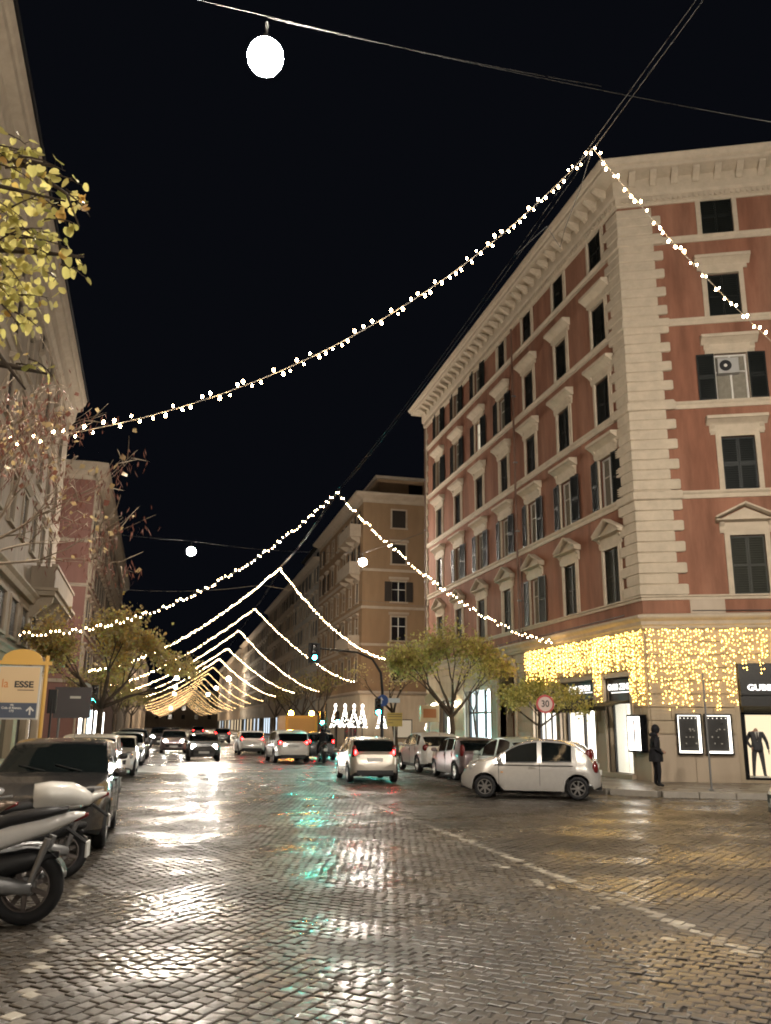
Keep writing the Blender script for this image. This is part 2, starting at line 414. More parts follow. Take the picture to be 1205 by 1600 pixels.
def slab(name, poly, z1, m, kerb_edges, z0=-0.3):
    mb = MB(); n = len(poly)
    mb.add([(x, y, z0) for x, y in poly]+[(x, y, z1) for x, y in poly], [tuple(range(n, 2*n))]+[(i,(i+1)%n,n+(i+1)%n,n+i) for i in range(n)])
    o = struct(mb.build(name, m))
    # kerb stones, each its own piece, 6 mm proud of the slab
    for (i, j, step) in kerb_edges:
        a, b = Vector(poly[i]), Vector(poly[j]); L = (b-a).length; k = max(1, int(L/step)); d = (b-a)/L
        nrm = Vector((-d.y, d.x))
        for q in range(k):
            p = a+d*(L*q/k); l = L/k-0.012
            T = lambda x, y, z, p=p, d=d, nrm=nrm: (p.x+d.x*x+nrm.x*y, p.y+d.y*x+nrm.y*y, z)
            MB(T).bbox(0.006, l, -0.004, 0.28, -0.05, z1+0.006, 0.012).build('kerb_stone', M_kerb, o)
    return o
slab('pavement_right', [(12.0,58),(12.0,27.2),(12.15,25.4),(12.55,23.7),(13.4,22.55),(16.0,21.35),(26,16.9),(30,25),(22,58)], 0.15, M_pave,
     [(1,0,3.0),(2,1,1.0),(3,2,0.9),(4,3,0.75),(5,4,0.95),(6,5,1.1)])
slab('pavement_left', [(-2.8,-30),(-2.8,54),(-12,54),(-12,-30)], 0.15, M_pave, [(0,1,2.0)])
slab('pavement_left_far', [(-2.8,66),(-2.8,420),(-12,420),(-12,66)], 0.15, M_pave, [(0,1,12.0)])
slab('pavement_right_far', [(12.0,420),(12.0,70),(30,70),(30,420)], 0.15, M_pave, [(1,0,12.0)])

# ------------------------------------------------------------------ facade toolkit
class Fr:
    """facade frame: u along the wall, v outwards, z up"""
    def __init__(s, o, d, n): s.o = Vector(o); s.d = Vector(d); s.n = Vector(n); s.th = math.atan2(n[0], -n[1])
    def __call__(s, u, v, z): return (s.o.x+s.d.x*u+s.n.x*v, s.o.y+s.d.y*u+s.n.y*v, z)
def wall_open(mb, u0, u1, z0, z1, ops, depth=0.28, v=0.0, mi=0):
    """wall skin with rectangular openings and their reveals"""
    us = sorted({u0, u1, *[o[0] for o in ops], *[o[1] for o in ops]}); zs = sorted({z0, z1, *[o[2] for o in ops], *[o[3] for o in ops]})
    us = [u for u in us if u0 <= u <= u1]; zs = [z for z in zs if z0 <= z <= z1]
    for a, b in zip(us, us[1:]):
        run = None
        for c, d in zip(zs, zs[1:]):
            cu, cz = (a+b)/2, (c+d)/2
            hole = any(o[0] < cu < o[1] and o[2] < cz < o[3] for o in ops)
            if not hole:
                if run is None: run = [c, d]
                else: run[1] = d
            if hole and run: mb.add([(a,v,run[0]),(b,v,run[0]),(b,v,run[1]),(a,v,run[1])], [(0,1,2,3)], mi); run = None
        if run: mb.add([(a,v,run[0]),(b,v,run[0]),(b,v,run[1]),(a,v,run[1])], [(0,1,2,3)], mi)
    for a, b, c, d in ops:
        w = v-depth
        mb.add([(a,v,c),(b,v,c),(b,v,d),(a,v,d),(a,w,c),(b,w,c),(b,w,d),(a,w,d)], [(0,1,5,4),(1,2,6,5),(2,3,7,6),(3,0,4,7)], mi)
def miter_path(pts):
    """outward offsets for a plan polyline; outward is to the given side of travel"""
    P = [Vector(p) for p in pts]; out = []
    for i, p in enumerate(P):
        ns = []
        if i > 0: d = (P[i]-P[i-1]).normalized(); ns.append(Vector((-d.y, d.x)))
        if i < len(P)-1: d = (P[i+1]-P[i]).normalized(); ns.append(Vector((-d.y, d.x)))
        if len(ns) == 2:
            m = (ns[0]+ns[1]).normalized(); out.append(m/max(0.3, m.dot(ns[0])))
        else: out.append(ns[0])
    return P, out
def sweep(mb, pts, prof, mi=0, closed=True):
    """profile (v outward, z) swept along a plan polyline with mitred corners (outward = left of travel)"""
    P, N = miter_path(pts); k = len(prof); vs = []; fs = []
    for p, n in zip(P, N):
        for v, z in prof: q = p+n*v; vs.append((q.x, q.y, z))
    for i in range(len(P)-1):
        for j in range(k if closed else k-1):
            j2 = (j+1) % k; fs.append((i*k+j, i*k+j2, (i+1)*k+j2, (i+1)*k+j))
    fs += [tuple(range(k)), tuple((len(P)-1)*k+j for j in range(k-1,-1,-1))]
    return mb.add(vs, fs, mi)

# window pieces, local: x across, -y outwards, z up, sill at 0
def shutter_mesh(w, h, m, slats=True):
    mb = MB(); f = 0.055
    mb.box(-w/2, -w/2+f, -0.035, 0, 0, h).box(w/2-f, w/2, -0.035, 0, 0, h)
    mb.box(-w/2+f, w/2-f, -0.0345, 0, 0, f).box(-w/2+f, w/2-f, -0.0345, 0, h-f, h).box(-w/2+f, w/2-f, -0.0345, 0, h*0.5-f/2, h*0.5+f/2)
    mb.add([(-w/2+f,-0.002,f),(w/2-f,-0.002,f),(w/2-f,-0.002,h-f),(-w/2+f,-0.002,h-f)], [(0,1,2,3)])
    n = int(h/0.085)
    for i in range(n):
        z = f+(h-2*f)*(i+0.5)/n
        if abs(z-h*0.5) < f*0.9: continue
        mb.add([(-w/2+f,-0.006,z+0.03),(w/2-f,-0.006,z+0.03),(w/2-f,-0.031,z-0.03),(-w/2+f,-0.031,z-0.03)], [(0,1,2,3)])
    return mb.mesh('shutter', m)
def frame_mesh(w, h, t, proud, m, sides=True):
    mb = MB()
    mb.box(-w/2-t, -w/2, -proud, 0.05, 0, h+t).box(w/2, w/2+t, -proud, 0.05, 0, h+t).box(-w/2, w/2, -proud+0.002, 0.05, h, h+t)
    mb.box(-w/2-t*0.35, -w/2, -proud-0.02, -proud, 0, h+t*0.35).box(w/2, w/2+t*0.35, -proud-0.02, -proud, 0, h+t*0.35).box(-w/2, w/2, -proud-0.019, -proud, h, h+t*0.35)
    return mb.mesh('window_frame', m)
def hood_mesh(w, z0, fr, hd, proj, m, brackets=False):
    """frieze + stepped hood"""
    mb = MB(); W = w/2
    mb.box(-W+0.1, W-0.1, -0.07, 0.02, z0, z0+fr)
    prof = [(0.02,0),(-0.08,0),(-0.12,0.05),(-0.14,0.06),(-proj*0.8,hd*0.55),(-proj,hd*0.62),(-proj,hd),(0.02,hd*1.15)]
    mb.prism(prof, lambda a, b, t: (t*(1 if True else 1), a, z0+fr+b), -W, W)
    if brackets:
        for sx in (-1, 1):
            x = sx*(W-0.2)
            mb.prism([(0,-0.34),(-0.05,-0.34),(-0.08,-0.22),(-0.06,-0.14),(-0.14,-0.05),(-0.17,0),(0,0)], lambda a, b, t: (t, a, z0+fr+b), x-0.075, x+0.075)
    return mb.mesh('window_hood', m)
def pediment_mesh(w, z0, fr, m, proj=0.3):
    mb = MB(); W = w/2
    mb.box(-W+0.12, W-0.12, -0.07, 0.02, z0, z0+fr)
    z = z0+fr; t = 0.09; hp = w*0.24
    mb.prism([(0.02,0),(-0.1,0),(-proj,0.05),(-proj,t),(0.02,t)], lambda a, b, q: (q, a, z+b), -W, W)
    mb.add([(-W+0.1,-0.09,z+t),(W-0.1,-0.09,z+t),(0,-0.09,z+t+hp-0.06)], [(0,1,2)])
    for sx in (-1, 1):
        p = lambda a, b, q, sx=sx: (sx*(W*(1-q)), a, z+t+b+q*hp)
        mb.prism([(0.02,0),(-proj*0.6,0.0),(-proj-0.02,0.05),(-proj-0.02,0.11),(0.02,0.11)], p, 0, 1)
    for sx in (-1, 1):
        x = sx*(W-0.2)
        mb.prism([(0,-0.36),(-0.05,-0.36),(-0.08,-0.24),(-0.06,-0.15),(-0.14,-0.06),(-0.18,0),(0,0)], lambda a, b, q: (q, a, z+b), x-0.075, x+0.075)
    return mb.mesh('window_pediment', m)
def casement_mesh(w, h, m_in, m_fr, muntin=True):
    mb = MB()
    mb.add([(-w/2,0.16,0),(w/2,0.16,0),(w/2,0.16,h),(-w/2,0.16,h)], [(0,1,2,3)], 1)
    f = 0.06
    for a, b in ((-w/2+0.0,-w/2+f),(-f/2,f/2),(w/2-f,w/2)): mb.box(a, b, 0.10, 0.155, 0, h, 0)
    mb.box(-w/2+f, w/2-f, 0.102, 0.155, h-f, h, 0); mb.box(-w/2+f, w/2-f, 0.102, 0.155, 0, f*1.3, 0)
    if muntin: mb.box(-w/2+f, w/2-f, 0.112, 0.155, h*0.62, h*0.62+0.035, 0)
    return mb.mesh('casement', [m_fr, m_in])
# ------------------------------------------------------------------ red corner building
C0 = (15.5, 26.5); SDA = rad(114); SD = (math.sin(SDA), math.cos(SDA)); SN = (SD[1]*1.0, -SD[0])   # outward of side front
FS = Fr(C0, (0,1), (-1,0)); FD = Fr(C0, SD, SN)
LS, LD = 26.3, 12.0
B1 = thing('red_corner_building', 'tall red stucco corner building with cream quoins above the icicle-lit shop', 'building', (15.5,26.5,0.15))
base1 = (15.5,26.5,0.15)
def P1(name, mb, m, smooth=False, par=None): return mb.build(name, m, par or B1, smooth, base1)
pathB1 = [(C0[0]+SD[0]*LD, C0[1]+SD[1]*LD), C0, (C0[0], C0[1]+LS), (C0[0]+9, C0[1]+LS)]
SILL = [19.82, 16.46, 13.22, 9.9, 6.25]; HGT = [1.62, 1.72, 1.76, 1.94, 2.03]; WW = 1.13
UC = [1.92, 5.4, 8.95, 12.35, 15.95, 19.65, 23.25]
openS = [(u-WW/2, u+WW/2, s, s+h) for s, h in zip(SILL, HGT) for u in UC]
UD = [3.58, 7.4]
openD = [(u-WW/2, u+WW/2, s, s+h) for s, h in zip(SILL, HGT) for u in UD]
mb = MB(FS); wall_open(mb, 0, LS, 5.5, 21.9, openS, 0.2); P1('street_wall', mb, M_red)
mb = MB(FD); wall_open(mb, 0, LD, 5.5, 21.9, openD, 0.2); P1('side_wall', mb, M_red)
mb = MB(); mb.add([(15.5,52.8,0.1),(24,52.8,0.1),(24,52.8,21.9),(15.5,52.8,21.9)], [(0,1,2,3)])
P1('end_wall', mb, M_red); mb = MB()
e = pathB1[0]; mb.add([(e[0],e[1],0.1),(e[0]+8,e[1]+12,0.1),(e[0]+8,e[1]+12,21.9),(e[0],e[1],21.9)], [(0,1,2,3)])
P1('end_wall', mb, M_red)
mb = MB(); mb.add([(15.0,26.2,22.78),(e[0],e[1]-0.4,22.78),(e[0]+8,e[1]+12,24.5),(24,53,24.5),(15.0,53.1,22.78)], [(0,1,2,3,4)]); P1('roof', mb, mat('roof_tile', (0.12,0.06,0.04), 0.8))
# string courses
for s, t, pr in ((19.82,0.26,0.07),(16.46,0.26,0.07),(13.22,0.27,0.07),(9.9,0.27,0.08),(6.25,0.16,0.06)):
    P1('string_course', sweep(MB(), pathB1, [(-0.02,s-t),(pr*0.6,s-t),(pr*0.6,s-t*0.45),(pr,s-t*0.35),(pr+0.03,s-0.05),(pr+0.03,s),(-0.02,s)]), M_stone)
# ground floor cornice
P1('ground_floor_cornice', sweep(MB(), pathB1, [(-0.02,5.12),(0.08,5.12),(0.10,5.2),(0.16,5.25),(0.18,5.36),(0.30,5.44),(0.34,5.50),(0.34,5.56),(-0.02,5.64)]), M_stone)
# top cornice with dentils and modillions
P1('eaves_cornice', sweep(MB(), pathB1, [(-0.02,21.25),(0.06,21.25),(0.08,21.34),(0.12,21.36),(0.12,21.62),(0.20,21.70),(0.22,21.84),(0.22,22.3),(0.78,22.42),(0.82,22.46),(0.82,22.58),(0.90,22.62),(0.98,22.78),(0.98,22.84),(-0.02,22.86)]), M_stone)
mb = MB()
for F, L in ((FS, LS), (FD, LD)):
    mb.T = F
    for i in range(int(L/0.19)):
        u = 0.12+i*0.19; mb.box(u, u+0.1, 0.118, 0.19, 21.40, 21.58)
stuff(P1('dentils', mb, M_stone))
mod = MB().prism([(0,-0.32),(-0.08,-0.32),(-0.14,-0.22),(-0.3,-0.14),(-0.5,-0.02),(-0.52,0.06),(0,0)], lambda a, b, t: (t, a, b), -0.12, 0.12).mesh('modillion', M_stone)
for F, L in ((FS, LS), (FD, LD)):
    for i in range(int(L/0.78)):
        p = F(0.55+i*0.78, 0.20, 22.30); link('modillion', mod, B1, (p[0]-base1[0], p[1]-base1[1], p[2]-base1[2]), F.th)
# quoins: L-shaped blocks wrapped round the corner, alternately long and short
def quoin(z0, z1, a, b, pr, name='quoin'):
    g = 0.018
    poly = [FD(b, 0, 0)[:2], FD(b, pr, 0)[:2]]
    d0, d1 = Vector(SN), Vector((-1, 0)); m = (d0+d1).normalized(); k = pr/m.dot(d1)
    poly += [(C0[0]+m.x*k, C0[1]+m.y*k), FS(a, pr, 0)[:2], FS(a, 0, 0)[:2]]
    mb = MB(); n = len(poly)
    cen = Vector((C0[0]+0.2, C0[1]+0.3))
    lo = [(x,y,z0+g) for x,y in poly]; hi = [(x,y,z1-g) for x,y in poly]
    ins = [tuple(Vector(p)+(cen-Vector(p)).normalized()*0.055) for p in poly]
    mb.add([(x,y,z0) for x,y in ins]+[(x,y,z0+g*2) for x,y in poly]+[(x,y,z1-g*2) for x,y in poly]+[(x,y,z1) for x,y in ins],
           [tuple(range(n-1,-1,-1))]+[(r*n+i, r*n+(i+1)%n, (r+1)*n+(i+1)%n, (r+1)*n+i) for r in range(3) for i in range(n)]+[tuple(range(3*n,4*n))])
    return P1(name, mb, M_stone)
z = 6.26; i = 0
bands = [(9.63,9.93),(12.95,13.25),(16.2,16.49),(19.56,19.85)]
while z < 21.1:
    z1 = min(z+0.372, 21.22)
    lng = (i % 2 == 0)
    quoin(z, z1, 1.10 if lng else 0.80, 1.54 if lng else 1.22, 0.10)
    z = z1; i += 1
for a, b in bands: quoin(a-0.004, b+0.006, 1.13, 1.58, 0.15, 'quoin_band')
# far street-end quoins
for k in range(40):
    z = 6.26+k*0.372; l = 0.55 if k % 2 == 0 else 0.38
    P1('quoin', MB(FS).bbox(LS-l, LS+0.03, -0.05, 0.07, z+0.01, z+0.362, 0.012), M_stone)
# windows
fr_m = [frame_mesh(WW, h, 0.17, 0.06, M_stone) for h in HGT]
hood_m = {1: hood_mesh(1.95, HGT[1]+0.17, 0.18, 0.3, 0.36, M_stone), 2: hood_mesh(1.95, HGT[2]+0.17, 0.2, 0.3, 0.36, M_stone, True),
          3: hood_mesh(2.05, HGT[3]+0.17, 0.26, 0.28, 0.36, M_stone, True), 4: pediment_mesh(1.98, HGT[4]+0.17, 0.28, M_stone)}
sh_c = [shutter_mesh(WW/2-0.012, h-0.03, M_shut) for h in HGT]; sh_c4 = shutter_mesh(WW/2-0.012, HGT[4]-0.03, M_shut2)
sh_o = [shutter_mesh(0.60, h-0.02, M_shut) for h in HGT]; sh_o4 = shutter_mesh(0.60, HGT[4]-0.02, M_shut2)
cas = [casement_mesh(WW, h, M_glass, M_white) for h in HGT]; cas_c = [casement_mesh(WW, h, M_curt, M_white) for h in HGT]
M_litroom = emi('dim_lit_room', (1.0,0.86,0.62), 0.55)
cas_l = casement_mesh(WW, HGT[1], M_litroom, M_white)
def win(F, u, r, op, casm=None):
    p = F(u, 0, SILL[r])
    w = link('window', fr_m[r], B1, (p[0]-base1[0], p[1]-base1[1], p[2]-base1[2]), F.th)
    if r in hood_m: link('window_hood' if r < 4 else 'pediment', hood_m[r], w)
    if op:
        link('casement', casm or cas_c[r], w)
        sm = sh_o4 if r == 4 else sh_o[r]
        for sx in (-1, 1): link('shutter', sm, w, (sx*(WW/2+0.31), -0.085, 0.01), rot=(0, 0, sx*rad(random.uniform(2, 9))))
    else:
        sm = sh_c4 if r == 4 else sh_c[r]
        for sx in (-1, 1): link('shutter', sm, w, (sx*WW/4, 0.085, 0.01))
    return w
OPEN = {0: {4,5,6}, 1: {3,4,5,6}, 2: set(), 3: {0,1,2,3,4,5}, 4: {2}}
for r in range(5):
    for c, u in enumerate(UC):
        cm = None
        if r == 1 and c == 4: cm = cas_l
        win(FS, u, r, c in OPEN[r], cm)
    for c, u in enumerate(UD): win(FD, u, r, r == 2 and c == 0)
# air conditioner in the open side window
p = FD(UD[0]-0.1, 0.0, SILL[2]+0.98); acm = MB().bbox(-0.36,0.36,-0.12,0.16,0,0.58,0.02)
ac = link('air_conditioner', acm.mesh('air_conditioner', mat('ac_casing', (0.36,0.35,0.33), 0.5)), B1, (p[0]-base1[0], p[1]-base1[1], p[2]-base1[2]), FD.th)
MB().lathe([(0.21,-0.126),(0.21,-0.121)], 18, (-0.1,0,0.29), 'y').build('fan_grille', M_black, ac)
MB().lathe([(0.06,-0.132),(0.06,-0.127)], 10, (-0.1,0,0.29), 'y').build('fan_hub', M_white, ac)
for F_, u in ((FS,0.0),):
    pass
for u in (26.05, 10.65):
    dp = P1('drainpipe', MB(FS).tube([(u,0.14,5.6),(u,0.14,21.2)], 0.05, 8), mat('old_copper_pipe', (0.14,0.075,0.05), 0.55))
    for z in (7.5,10.8,14.2,17.6): MB(FS).box(u-0.07,u+0.07,0.0,0.2,z,z+0.05).build('pipe_clip', M_steel, dp, base=base1)
P1('facade_cable', MB(FS).tube([(1.2,0.05,5.72),(8,0.05,5.69),(10.5,0.05,5.73),(18,0.05,5.70),(26,0.05,5.74)], 0.018, 5).tube([(10.5,0.05,5.73),(10.45,0.05,9.5)], 0.014, 5), M_black)
P1('facade_cable', MB(FD).tube([(1.6,0.05,5.72),(5,0.05,5.69),(9,0.05,5.73)], 0.016, 5), M_black)
# street name plaque
P1('stone_plaque', MB(FD).bbox(1.55, 2.68, -0.02, 0.03, 5.62, 6.10, 0.01), M_slab)
# ---- ground floor
gS = [(1.15,3.0,0.3,3.6),(3.85,6.85,0.3,3.6),(7.25,9.6,0.3,3.3),(11.6,13.8,0.15,5.06),(14.9,18.9,0.2,3.7),(20.7,23.6,0.3,3.3)]
gD = [(2.86,7.6,0.25,3.95)]
mb = MB(FS); wall_open(mb, 0, LS, 0.1, 5.13, gS, 0.3, v=-0.035); P1('ground_floor_wall', mb, M_stone2)
mb = MB(FD); wall_open(mb, 0, LD, 0.1, 5.13, gD, 0.3, v=-0.035); P1('ground_floor_wall', mb, M_stone2)
def ashlar(F, L, ops, z0, z1, rh, bl, pr=0.03, u0=0.0):
    k = 0; z = z0
    while z < z1-0.05:
        zt = min(z+rh, z1); iv = [(u0, L)]
        for o in ops:
            if o[2]-0.16 < zt-0.01 and o[3]+0.0 > z+0.01:
                iv = [q for a, b in iv for q in ((a, min(b, o[0]-0.16)), (max(a, o[1]+0.16), b)) if q[1]-q[0] > 0.06]
        for a, b in iv:
            n = max(1, round((b-a)/bl)); off = (k % 2)*0.5
            cuts = [a]+[a+(b-a)*(q+off)/n for q in range(n+1) if a+0.12 < a+(b-a)*(q+off)/n < b-0.12]+[b]
            for p, q in zip(cuts, cuts[1:]):
                P1('ashlar_block', MB(F).bbox(p+0.008, q-0.008, -0.05, pr, z+0.014, zt-0.014, 0.012), M_stone2)
        z = zt; k += 1
ashlar(FS, LS, gS, 1.66, 5.12, 0.43, 1.3, u0=0.02)
ashlar(FD, 9.0, gD, 1.66, 5.12, 0.43, 1.3, u0=0.02)
def plinth(F, L, ops):
    iv = [(0.0, L)]
    for o in ops: iv = [q for a, b in iv for q in ((a, min(b, o[0]-0.15)), (max(a, o[1]+0.15), b)) if q[1]-q[0] > 0.06]
    for a, b in iv:
        n = max(1, round((b-a)/1.6))
        for q in range(n): P1('plinth_slab', MB(F).bbox(a+(b-a)*q/n+0.004, a+(b-a)*(q+1)/n-0.004, -0.05, 0.05, 0.12, 1.64, 0.01), M_slab)
plinth(FS, LS, gS); plinth(FD, 9.0, gD)
# opening surrounds
def surround(F, o, t=0.15, pr=0.06, m=M_slab):
    a, b, c, d = o
    P1('shop_surround', MB(F).box(a-t, a, -0.1, pr, 0.12, d+t).box(b, b+t, -0.1, pr, 0.12, d+t).box(a, b, -0.1, pr-0.003, d, d+t), m)
for o in gS[:3]: surround(FS, o)
surround(FS, gS[4], 0.15); surround(FS, gS[5], 0.15)
# arched portal: spandrels, archivolt, keystone, door
def arch_piece(F, u0, u1, zs, ztop, vin, vout, m, name, ring=None):
    uc, r = (u0+u1)/2, (u1-u0)/2; mb = MB(F); n = 20
    arc = [(uc+r*math.cos(math.pi*k/n), zs+r*math.sin(math.pi*k/n)) for k in range(n+1)]
    for k in range(n):
        (a, b), (c, d) = arc[k], arc[k+1]
        if ring is None: A, Bq = (a, ztop), (c, ztop)
        else:
            rr = r+ring; A = (uc+rr*math.cos(math.pi*k/n), zs+rr*math.sin(math.pi*k/n)); Bq = (uc+rr*math.cos(math.pi*(k+1)/n), zs+rr*math.sin(math.pi*(k+1)/n))
        mb.add([(a,vout,b),(c,vout,d),(Bq[0],vout,Bq[1]),(A[0],vout,A[1]),(a,vin,b),(c,vin,d),(Bq[0],vin,Bq[1]),(A[0],vin,A[1])],
               [(0,1,2,3),(0,1,5,4),(3,2,6,7),(4,5,6,7)])
    return P1(name, mb, m)
arch_piece(FS, 11.6, 13.8, 3.95, 5.062, -0.75, -0.034, M_stone2, 'arch_spandrel')
arch_piece(FS, 11.6, 13.8, 3.95, 5.05, -0.3, 0.10, M_stone, 'archivolt', 0.17)
P1('keystone', MB(FS).prism([(-0.10,4.9),(0.10,4.9),(0.15,5.30),(-0.15,5.30)], lambda a, b, t: (12.7+a, t, b), -0.1, 0.2), M_stone)
P1('portal_jamb', MB(FS).box(11.44,11.6,-0.75,0.11,0.12,3.95).box(13.8,13.96,-0.75,0.11,0.12,3.95), M_stone)
M_wood = mat('varnished_wood', (0.20,0.075,0.030), 0.4, 0.5, var=0.3, vscale=5, streak=True)
dr = P1('portal_door', MB(FS).box(11.6,13.8,-0.78,-0.72,0.12,5.06), M_dark)
for a in (11.64, 12.72):
    d2 = P1('door_leaf', MB(FS).bbox(a, a+1.04, -0.72, -0.66, 0.15, 2.35, 0.01), M_wood)
    for z in (0.35, 0.95, 1.6): MB(FS).bbox(a+0.14, a+0.9, -0.662, -0.635, z, z+0.48, 0.02).build('door_panel', M_wood, d2, base=base1)
P1('door_transom', MB(FS).box(11.6,13.8,-0.72,-0.62,2.36,2.5), M_wood)
# shop interiors
def interior(F, o, depth, m_back, name='shop_interior', z0=None):
    a, b, c, d = o; mb = MB(F); v0 = -0.34; v1 = -depth; c = c if z0 is None else z0
    mb.add([(a,v1,c),(b,v1,c),(b,v1,d),(a,v1,d)], [(0,1,2,3)], 1)
    mb.add([(a,v0,c),(a,v1,c),(a,v1,d),(a,v0,d)], [(0,1,2,3)], 0); mb.add([(b,v0,c),(b,v1,c),(b,v1,d),(b,v0,d)], [(0,1,2,3)], 0)
    mb.add([(a,v0,c),(b,v0,c),(b,v1,c),(a,v1,c)], [(0,1,2,3)], 0); mb.add([(a,v0,d),(b,v0,d),(b,v1,d),(a,v1,d)], [(0,1,2,3)], 0)
    return P1(name, mb, [M_white, m_back])
M_sign = mat('shop_fascia_black', (0.012,0.011,0.010), 0.35, 0.5)
M_letter = emi('sign_letters_white', (1.0,0.96,0.9), 2.2)
def fascia(F, u0, u1, z0, z1, body, size, v=-0.1, sx=1.0):
    f = P1('shop_sign', MB(F).bbox(u0, u1, v-0.06, v, z0, z1, 0.01), M_sign)
    p = F((u0+u1)/2, v+0.006, lerp(z0, z1, 0.62))
    t = text('sign_lettering', body, size, M_letter, f, (p[0]-base1[0], p[1]-base1[1], p[2]-base1[2]), (rad(90), 0, F.th), 0.004, sx=sx, bold=0.006)
    q = MB(F).box(lerp(u0,u1,0.12), lerp(u0,u1,0.88), v, v+0.01, lerp(z0,z1,0.36), lerp(z0,z1,0.40)).build('sign_underline', M_letter, f, base=base1)
    return f
SIGN = 'GUBB ZENDU'
# door bay
interior(FS, (1.15,3.0,0.3,2.74), 1.6, M_shoplight)
fascia(FS, 1.18, 2.97, 2.78, 3.56, SIGN, 0.30, -0.12)
P1('door_frame', MB(FS).box(1.15,1.22,-0.34,-0.25,0.16,2.74).box(2.93,3.0,-0.34,-0.25,0.16,2.74).box(1.22,2.93,-0.34,-0.252,2.68,2.74), M_black)
P1('glass_door', MB(FS).box(1.22,2.07,-0.31,-0.30,0.32,2.66).box(2.09,2.93,-0.31,-0.30,0.32,2.66), mat('clear_glass', (0.9,0.95,0.93), 0.02, 0.5, trans=1.0))
P1('door_step', MB(FS).bbox(1.0,3.15,-0.3,0.22,0.14,0.30,0.01), M_slab)
mb = MB(FS).prism([(0,0),(0.05,0.02),(0.06,0.34),(0.10,0.95),(0.02,1.5),(0.05,0.96),(-0.05,0.96),(-0.04,0.3),(-0.03,0.02)], lambda a, b, t: (1.95+a, t, 0.62+b), -1.2, -1.17)
tag(mb.build('red_ribbon', mat('red_cloth', (0.55,0.03,0.05), 0.7), None), 'tall narrow red ribbon decoration inside the bright white shop doorway', 'decoration')
# awning over the door bay and the next window (dark canvas, sloping)
def awning(F, u0, u1, z0, z1, out, m):
    mb = MB(F); mb.prism([(0.05,z1),(out,z0+0.14),(out,z0),(out-0.03,z0),(out-0.03,z0+0.1),(0.05,z1-0.06)], lambda a, b, t: (t, a, b), u0, u1)
    return P1('awning', mb, m)
M_canvas = mat('olive_canvas', (0.040,0.036,0.024), 0.9, 0.2, var=0.2, vscale=6)
awning(FS, 1.25, 2.95, 2.42, 2.78, 0.95, M_canvas)
# vitrine window with pink/white display
interior(FS, (3.85,6.85,0.62,2.62), 1.3, M_shoplight, z0=0.62)
P1('stall_riser', MB(FS).box(3.85,6.85,-0.34,-0.1,0.14,0.62), M_slab)
fascia(FS, 3.9, 6.8, 2.9, 3.56, SIGN, 0.30, -0.12)
P1('mullion', MB(FS).box(3.85,3.95,-0.34,-0.24,0.62,2.66).box(5.25,5.37,-0.34,-0.24,0.62,2.66).box(6.73,6.85,-0.34,-0.24,0.62,2.66).box(3.95,6.73,-0.34,-0.242,2.60,2.9), M_black)
awning(FS, 3.8, 6.9, 2.40, 2.85, 0.5, M_canvas)
# bright white window
interior(FS, (7.25,9.6,0.55,2.45), 1.1, emi('shop_light_bright', (1.0,0.97,0.92), 7.0), z0=0.55)
P1('stall_riser', MB(FS).box(7.25,9.6,-0.34,-0.1,0.14,0.55), M_slab)
P1('mullion', MB(FS).box(7.25,7.33,-0.34,-0.26,0.55,2.5).box(8.4,8.46,-0.34,-0.26,0.55,2.5).box(9.52,9.6,-0.34,-0.26,0.55,2.5), M_black)
fascia(FS, 7.3, 9.55, 2.5, 3.26, SIGN, 0.26, -0.12)
# cool white shop
interior(FS, (14.9,18.9,0.3,3.7), 1.2, M_shopcool, z0=0.3)
P1('mullion', MB(FS).box(14.9,15.0,-0.34,-0.22,0.3,3.7).box(16.4,16.5,-0.34,-0.22,0.3,3.7).box(17.8,17.9,-0.34,-0.22,0.3,3.7).box(18.8,18.9,-0.34,-0.22,0.3,3.7).box(15.0,18.8,-0.34,-0.222,2.5,2.6), M_black)
# last shop, shuttered with one light strip
P1('roller_shutter', MB(FS).box(20.7,23.6,-0.34,-0.2,0.2,3.3), mat('grey_roller', (0.12,0.12,0.12), 0.5))
P1('light_strip', MB(FS).box(22.05,22.35,-0.19,-0.12,0.9,2.4), M_shoplight)
for u in (19.9, 24.0):
    l = P1('wall_lantern', MB(FS).box(u-0.05,u+0.05,0.0,0.28,3.02,3.06).lathe([(0.02,-0.02),(0.10,0.0),(0.02,0.12)], 8, (u,0.26,3.24)), M_black)
    MB(FS).lathe([(0.03,-0.15),(0.12,-0.08),(0.13,0.04),(0.08,0.13),(0.02,0.15)], 10, (u,0.26,3.04)).build('lantern_globe', emi('lantern_glow', (1.0,0.84,0.62), 40.0), l, base=base1)
# lit vitrine box at the corner pier
vb = P1('display_box', MB(FS).box(0.12,1.02,0.05,0.30,1.05,1.12).box(0.12,1.02,0.05,0.30,2.21,2.28).box(0.12,0.17,0.05,0.30,1.12,2.21).box(0.97,1.02,0.05,0.30,1.12,2.21).box(0.17,0.97,0.05,0.10,1.12,2.21), M_blackgl)
MB(FS).box(0.17,0.97,0.10,0.285,1.12,2.21).build('lightbox_panel', M_shoplight, vb, base=base1)
MB(FS).box(0.5,0.62,0.286,0.292,1.25,2.1).build('dark_garment_print', mat('grey_print', (0.10,0.09,0.09), 0.7), vb, base=base1)
MB(FS).box(0.52,0.6,0.293,0.297,1.75,2.0).build('red_print', mat('red_cloth', (0.55,0.03,0.05), 0.7), vb, base=base1)
